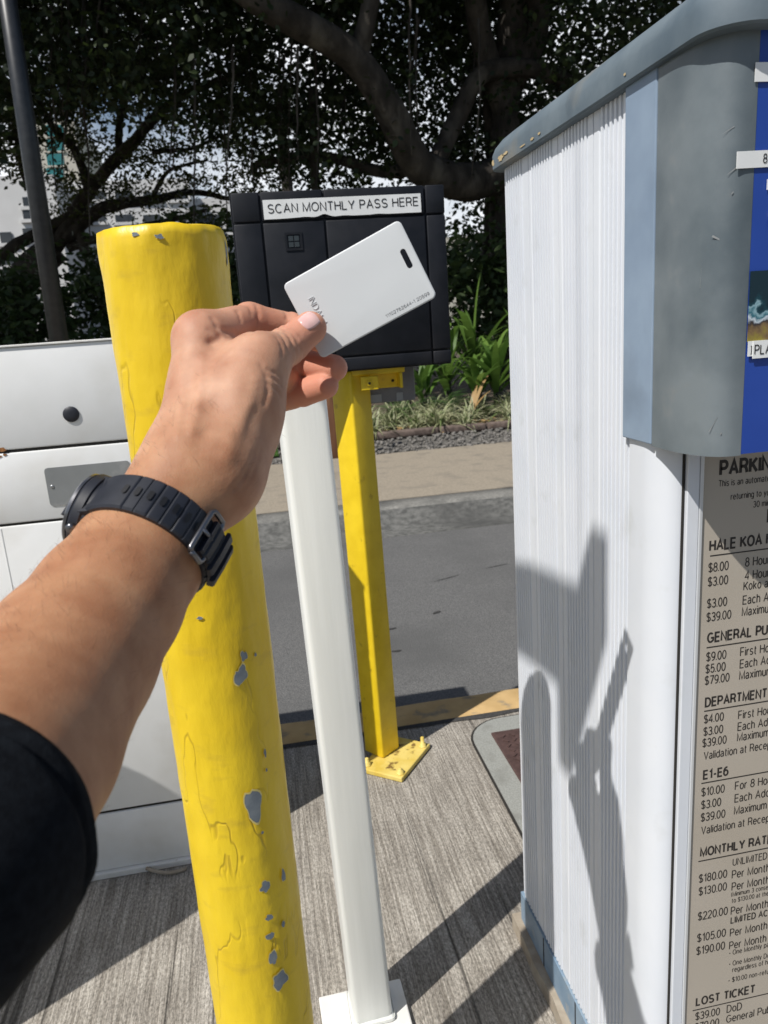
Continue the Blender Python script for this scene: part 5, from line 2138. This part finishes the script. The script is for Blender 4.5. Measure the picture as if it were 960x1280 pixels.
# dry yellow stalk and fallen leaves
lv = Leaves()
rg = random.Random(9)
for k in range(220):
    x, y = rg.uniform(-.5, 3.4), rg.uniform(6.62, 6.95)
    a = rg.uniform(0, 6.28)
    lv.leaf(np.array([x, y, .03 + rg.random() * .03]), (math.cos(a), math.sin(a), rg.uniform(-.3, .3)), np.array([rg.uniform(-.4, .4), rg.uniform(-.4, .4), 1.0]), rg.uniform(.04, .10), rg.uniform(.02, .05))
tag(lv.make('fallen_leaves', M['dry_leaf']), kind='stuff')
lv = Leaves()
for az, L in ((1.9, .62), (2.2, .5), (1.2, .4)):
    lv.blade(np.array([2.12, 7.25, .06]), az - 1.2, L, .03, R(58), .25, 8)
tag(lv.make('dry_stalk', M['dry_leaf']), 'single dry tan leaf stalk leaning up to the right of the ferns', 'plant')
# slim brown stake behind the posts
bm = bmesh.new()
add_box(bm, (.555, 5.845, -.02), (.635, 5.905, .95), bevel=.008)
tag(obj('wooden_stake', bm, M['brown'], autosmooth=40), 'slim red brown wooden stake seen between white and yellow posts', 'stake')

# ---------------------------------------------------------------- trees
def tree_limbs(bm, pts, r0, r1, n=10, jit=.0, seed=0):
    rg = random.Random(seed)
    P = [np.array(p, float) for p in pts]
    # Catmull-Rom resample
    out = []
    for i in range(len(P) - 1):
        p0, p1, p2, p3 = P[max(i - 1, 0)], P[i], P[i + 1], P[min(i + 2, len(P) - 1)]
        for k in range(6):
            t = k / 6
            out.append(.5 * ((2 * p1) + (-p0 + p2) * t + (2 * p0 - 5 * p1 + 4 * p2 - p3) * t * t + (-p0 + 3 * p1 - 3 * p2 + p3) * t ** 3))
    out.append(P[-1])
    m = len(out)
    rad = []
    for i in range(m):
        t = i / (m - 1)
        rad.append((r0 + (r1 - r0) * t) * (1 + .12 * mnoise.noise((out[i][0] * 2, out[i][2] * 2, seed + .5))))
        if jit: out[i] = out[i] + np.array([rg.uniform(-jit, jit) for _ in range(3)])
    add_tube(bm, [tuple(p) for p in out], rad, n)
    return out


def pxY(px, py, y):
    d = FWD + RGT * (px - 480) / F_PX + DWN * (py - 640) / F_PX
    return CAM + d * (y / d[1])


def leaf_cloud(lv, cen, n, rad, L, Wd, rng, flat=.75):
    q = rng.normal(size=(n, 3)) * np.array([rad, rad, rad * flat])
    az = rng.uniform(0, 2 * math.pi, n)
    el = rng.uniform(-1.1, .5, n)
    nn = rng.normal(size=(n, 3)) + np.array([0, 0, .8])
    sc = rng.uniform(.7, 1.25, n)
    for i in range(n):
        d = np.array([math.cos(az[i]) * math.cos(el[i]), math.sin(az[i]) * math.cos(el[i]), math.sin(el[i])])
        lv.leaf(cen + q[i], d, nn[i], L * sc[i], Wd * sc[i])


# great fig tree: heavy limbs across the top, hanging roots, dense dark crown
TY = 10.5
tr = thing('fig_tree', 'huge dark fig tree with thick limbs and hanging roots over the garden', 'tree', tuple(pxY(632, 470, TY) * np.array([1, 1, 0])))
bm = bmesh.new()
b0 = pxY(640, 470, TY + .6)
trunk = tree_limbs(bm, [(b0[0], TY + .6, -.1), pxY(634, 380, TY + .6), pxY(630, 260, TY + .5), pxY(632, 140, TY + .4), pxY(640, 40, TY + .3), pxY(655, -120, TY)], .24, .18, 14)
obj('trunk', bm, M['bark'], tr)
limbs = [
    ([pxY(632, 215, TY + .4), pxY(585, 228, TY), pxY(535, 215, TY - .3), pxY(512, 190, TY - .5), pxY(488, 140, TY - .7), pxY(445, 75, TY - .9), pxY(385, 35, TY - 1.2), pxY(320, 0, TY - 1.5), pxY(240, -60, TY - 1.8)], .25, .13),
    ([pxY(540, 215, TY - .2), pxY(570, 150, TY), pxY(600, 95, TY), pxY(640, 85, TY + .1), pxY(680, 90, TY + .2), pxY(720, 110, TY + .3)], .13, .11),
    ([pxY(634, 150, TY + .4), pxY(600, 40, TY), pxY(590, -60, TY - .6)], .17, .13),
    ([pxY(640, 100, TY + .3), pxY(672, 40, TY + .2), pxY(662, -40, TY), pxY(640, -120, TY - .5)], .17, .13),
    ([pxY(535, 205, TY), pxY(480, 215, TY + .6), pxY(400, 195, TY + 1.2), pxY(320, 205, TY + 1.6)], .10, .05),
    ([pxY(445, 75, TY - .9), pxY(460, 20, TY - 1), pxY(470, -60, TY - 1)], .12, .09),
    ([pxY(390, 110, TY + 1), pxY(392, 180, TY + 1), pxY(396, 260, TY + 1)], .05, .07),
    ([pxY(610, 330, TY + 1), pxY(615, 200, TY + .8), pxY(605, 60, TY + .4)], .10, .09),
]
tw_pts = []
for i, (p, r0, r1) in enumerate(limbs):
    bm = bmesh.new()
    o_ = tree_limbs(bm, p, r0, r1, 12, 0, i + 1)
    obj('limb', bm, M['bark'], tr)
    tw_pts += o_[::3]
rg = random.Random(33)
for q in range(34):
    px = rg.uniform(60, 640)
    top = rg.uniform(-60, 90)
    bot = top + rg.uniform(90, 260)
    yy = TY + rg.uniform(-1.5, 1.2)
    a, b = pxY(px, top, yy), pxY(px + rg.uniform(-12, 12), min(bot, 330), yy)
    bm = bmesh.new()
    mid_ = (a + b) / 2 + np.array([rg.uniform(-.06, .06), 0, 0])
    tree_limbs(bm, [a, mid_, b], .017, .007, 5, .012, q)
    obj('hanging_root', bm, M['bark'], tr)
# crown
lv = Leaves()
rngL = np.random.default_rng(5)


def lower_edge(px):
    """how far down (in the picture) the crown hangs at this column"""
    k = [(-200, 190), (0, 170), (120, 120), (250, 150), (330, 215), (400, 235), (470, 215), (560, 240), (640, 250), (760, 250), (900, 200), (1200, 200)]
    for (a, ya), (b, yb) in zip(k[:-1], k[1:]):
        if a <= px <= b: return ya + (yb - ya) * (px - a) / (b - a)
    return 200


made = 0
while made < 3300:
    px = rngL.uniform(-250, 1150)
    py = rngL.uniform(-330, 260)
    le = lower_edge(px) + rngL.normal() * 22
    if py > le: continue
    # open patches of sky
    dens = mnoise.noise((px / 95.0, py / 70.0, 3.0)) + .5 * mnoise.noise((px / 40.0, py / 34.0, 8.0))
    if py > -40 and dens > (.62 if px < 600 else .80): continue
    yy = TY + (rngL.uniform(-.2, 3.0) if (270 < px < 700 and rngL.random() < .88) else rngL.uniform(-2.0, 2.6))
    leaf_cloud(lv, pxY(px, py, yy), 32, .17, .088, .052, rngL)
    made += 1
# deeper foliage behind, closing most of the gaps
made = 0
while made < 1100:
    px, py = rngL.uniform(-200, 900), rngL.uniform(-120, 250)
    if py > lower_edge(px) - 6: continue
    dens = mnoise.noise((px / 70.0, py / 48.0, 23.0)) + .6 * mnoise.noise((px / 24.0, py / 20.0, 28.0))
    if dens > .22: continue
    leaf_cloud(lv, pxY(px, py, TY + rngL.uniform(3.2, 5.0)), 26, .24, .13, .08, rngL)
    made += 1
# upper, sunlit roof of the crown (above the frame): shades everything below
for q in range(760):
    x, yv, z = rngL.uniform(-11, 6), rngL.uniform(6.9, 13.5), rngL.uniform(6.0, 8.8)
    if yv < 6.9 + .5 * abs(z - 7.2): continue
    leaf_cloud(lv, np.array([x, yv, z]), 26, .5, .34, .22, rngL)
obj_leaf = lv.make('crown', M['banyan_leaf'], tr)

# open branching tree on the left, lighter feathery leaves
t2 = thing('rain_tree', 'crooked branching tree with sparse feathery leaves behind the dark lamp post', 'tree', tuple(pxY(60, 470, 15) * np.array([1, 1, 0])))
Y2 = 15.0
bm = bmesh.new()
tree_limbs(bm, [tuple(pxY(24, 470, Y2) * np.array([1, 1, 0])), pxY(22, 400, Y2), pxY(28, 350, Y2), pxY(70, 310, Y2)], .34, .26, 12)
obj('trunk', bm, M['bark'], t2)
L2 = [([pxY(28, 352, Y2), pxY(75, 300, Y2), pxY(110, 240, Y2), pxY(160, 185, Y2 - .5), pxY(225, 120, Y2 - 1), pxY(300, 95, Y2 - 1)], .16, .05),
      ([pxY(70, 310, Y2), pxY(45, 250, Y2), pxY(25, 190, Y2), pxY(15, 100, Y2)], .14, .06),
      ([pxY(80, 300, Y2), pxY(130, 260, Y2), pxY(190, 250, Y2), pxY(240, 240, Y2 + .5), pxY(290, 250, Y2 + .5)], .13, .04),
      ([pxY(85, 310, Y2), pxY(150, 290, Y2), pxY(215, 275, Y2), pxY(260, 262, Y2)], .08, .03),
      ([pxY(-10, 330, Y2), pxY(30, 300, Y2), pxY(90, 270, Y2)], .10, .10),
      ([pxY(112, 240, Y2), pxY(95, 190, Y2), pxY(60, 150, Y2), pxY(40, 90, Y2)], .09, .04),
      ([pxY(150, 195, Y2), pxY(150, 150, Y2), pxY(170, 90, Y2), pxY(200, 20, Y2)], .08, .04),
      ([pxY(150, 400, Y2), pxY(118, 340, Y2), pxY(102, 300, Y2), pxY(90, 260, Y2)], .09, .10),
      ([pxY(190, 190, Y2), pxY(240, 185, Y2), pxY(300, 160, Y2)], .05, .02),
      ([pxY(190, 250, Y2), pxY(210, 215, Y2), pxY(260, 200, Y2)], .05, .02)]
for i, (p, r0, r1) in enumerate(L2):
    bm = bmesh.new()
    tree_limbs(bm, p, r0, r1, 8, .012, 40 + i)
    obj('limb', bm, M['bark'], t2)
lv = Leaves()
made = 0
while made < 950:
    px, py = rngL.uniform(-120, 350), rngL.uniform(-60, 275)
    dens = mnoise.noise((px / 60.0, py / 30.0, 13.0)) + .5 * mnoise.noise((px / 25.0, py / 16.0, 18.0))
    if dens > .12 + (.25 if px < 120 else 0): continue
    if px < 72 and py > 222: continue
    leaf_cloud(lv, pxY(px, py, Y2 + rngL.uniform(-2.0, 2.0)), 34, .22, .085, .04, rngL, .3)
    made += 1
lv.make('crown', M['light_leaf'], t2)

# dark shrubs massed behind the bed
def shrub(px, pyc, y, rad, n, label, mt='shrub_leaf', L=.13, Wd=.06):
    c = pxY(px, pyc, y)
    lv = Leaves()
    for q in range(n):
        d = rngL.normal(size=3)
        d /= np.linalg.norm(d)
        p = c + d * rad * rngL.uniform(.3, 1.0) * np.array([1, .8, 1])
        if p[2] < .05: p[2] = .05 + rngL.uniform(0, .4)
        leaf_cloud(lv, p, 22, .16, L, Wd, rngL)
    o = lv.make('shrub', M[mt])
    tag(o, label, 'shrub')


shrub(590, 372, 10.2, 1.0, 130, 'dark green shrub behind the strap leaved plants next to the machine')
shrub(470, 380, 11.2, 1.2, 110, 'dark shrub hidden behind the black reader')
shrub(330, 370, 11.0, 1.1, 120, 'dark shrub just behind the raised hand and bollard')
shrub(240, 355, 12.5, 1.1, 120, 'dense dark shrub behind the top of the yellow bollard')
shrub(150, 385, 12.0, 1.0, 120, 'mid green shrub between lamp post and yellow bollard')
shrub(30, 395, 12.0, 1.0, 110, 'mid green shrub under the tree at the left edge')
shrub(600, 330, 13.5, 1.0, 90, 'distant dark shrub above the strap leaves', L=.11)
shrub(720, 380, 10.6, 1.3, 60, 'dark shrub behind the ribbed machine')
# two palms far off
for (px, ptop, y, h, lab) in ((350, 150, 24, 1, 'slim palm tree beyond the garden, above the left end of the reader'), (125, 365, 17, .55, 'low palm with drooping fronds behind the gate cabinet')):
    c = pxY(px, ptop, y)
    t = thing('palm_tree', lab, 'palm', (c[0], c[1], 0))
    bm = bmesh.new()
    tree_limbs(bm, [(c[0], c[1], 0), (c[0] + .05, c[1], c[2] * .5), tuple(c)], .16 * h + .05, .12 * h + .03, 10)
    obj('trunk', bm, M['bark'], t)
    lv = Leaves()
    rg = random.Random(int(px))
    for k in range(22):
        az = rg.uniform(0, 6.28)
        hv = np.array([math.cos(az), math.sin(az), 0])
        sv = np.array([-hv[1], hv[0], 0])
        Lf = 2.2 * h * rg.uniform(.8, 1.1)
        rise, droop = R(rg.uniform(5, 70)), rg.uniform(.5, .95)
        for i in range(1, 26):
            tt = i / 26
            p = c + hv * (Lf * tt * math.cos(rise)) + np.array([0, 0, Lf * (tt * math.sin(rise) - droop * tt * tt)])
            for sg in (-1, 1):
                lv.leaf(p, sv * sg + hv * .6 + np.array([0, 0, -.5]), np.array([0, 0, 1.0]), .5 * h * (1 - tt * .6), .05 * h + .01)
    lv.make('crown', M['palm'], t)

# ---------------------------------------------------------------- lamp post at the left
pa, pb = pxY(76, 440, 6.3), pxY(8, -10, 6.3)
xb = pa[0] - (pb[0] - pa[0]) / (pb[2] - pa[2]) * (pa[2] - 0)
t = thing('lamp_post', 'tall slender black lamp post rising behind the gate cabinet', 'lamp post', (xb, 6.3, 0))
top = pa + (pb - pa) * ((5.2 - pa[2]) / (pb[2] - pa[2]))
bm = bmesh.new()
add_tube(bm, [(xb, 6.3, 0), tuple(top)], [.074, .056], 20)
obj('pole', bm, M['pole_black'], t)
bm = bmesh.new()
add_lathe(bm, [(.14, 0), (.14, .05), (.11, .12), (.10, .35), (.09, .38)], 20, (xb, 6.3, 0))
obj('base', bm, M['pole_black'], t)
bm = bmesh.new()
add_lathe(bm, [(.05, 0), (.09, .05), (.20, .10), (.24, .30), (.20, .42), (.05, .52)], 20, tuple(top))
obj('lantern', bm, M['pole_black'], t)

# ---------------------------------------------------------------- far buildings
def building(name, label, x0, x1, y0, y1, z1, mt, wins, win_mat='window'):
    t = thing(name, label, 'building', ((x0 + x1) / 2, (y0 + y1) / 2, 0))
    bm = bmesh.new()
    add_box(bm, (x0, y0, -.2), (x1, y1, z1))
    obj('wall', bm, M[mt], t)
    for (wx0, wx1, wz0, wz1) in wins:
        bm = bmesh.new()
        add_box(bm, (wx0, y0 - .06, wz0), (wx1, y0 - .02, wz1))
        wd = obj('window', bm, M[win_mat], t)
        bm = bmesh.new()
        add_box(bm, (wx0 - .12, y0 - .10, wz0 - .14), (wx1 + .12, y0 - .004, wz0 - .01))
        obj('sill', bm, M[mt], wd)
    return t


def wrect(px0, px1, py0, py1, y):
    a, b = pxY(px0, py1, y), pxY(px1, py0, y)
    return (a[0], b[0], a[2], b[2])


YB1 = 34.0
a, b = pxY(-130, 300, YB1), pxY(66, 218, YB1)
building('white_building', 'white block with small dark windows behind the crooked tree', a[0], b[0], YB1, YB1 + 10, b[2], 'building_white',
         [wrect(30 + 0, 46, yy, yy + 12, YB1) for yy in (246, 262, 285, 320, 345, 368)] + [wrect(2, 14, yy, yy + 14, YB1) for yy in (290, 318, 345, 372)] + [wrect(-60, -40, yy, yy + 14, YB1) for yy in (290, 320, 350)])
YB2 = 38.0
a, b = pxY(95, 300, YB2), pxY(235, 222, YB2)
building('hotel_wing', 'low white wing with rows of windows seen through bare branches', a[0], b[0], YB2, YB2 + 9, b[2], 'building_white',
         [wrect(x, x + 20, yy, yy + 10, YB2) for x in (75 + 35, 145, 180, 212) for yy in (240, 268, 296, 325)])
YB4 = 40.0
a, b = pxY(236, 300, YB4), pxY(322, 245, YB4)
building('low_building', 'pale building with wide bluish windows above the yellow bollard', a[0], b[0], YB4, YB4 + 8, b[2], 'building_white', [wrect(x, x + 26, 268, 290, YB4) for x in (215, 248, 285)])
YB3 = 70.0
a, b = pxY(52, 300, YB3), pxY(92, 150, YB3)
building('glass_tower', 'tall tower with teal glass windows beyond the tree, left', a[0], b[0], YB3, YB3 + 12, b[2], 'building_cream', [wrect(60, 78, yy, yy + 15, YB3) for yy in (156, 174, 192, 210, 230, 250)], 'teal_glass')
YB5 = 60.0
a, b = pxY(556, 400, YB5), pxY(640, 292, YB5)
building('cream_building', 'cream building glimpsed low between the reader and fig tree trunk', a[0], b[0], YB5, YB5 + 10, b[2], 'building_cream', [wrect(560, 606, yy, yy + 5, YB5) for yy in (302, 314, 326, 340)])
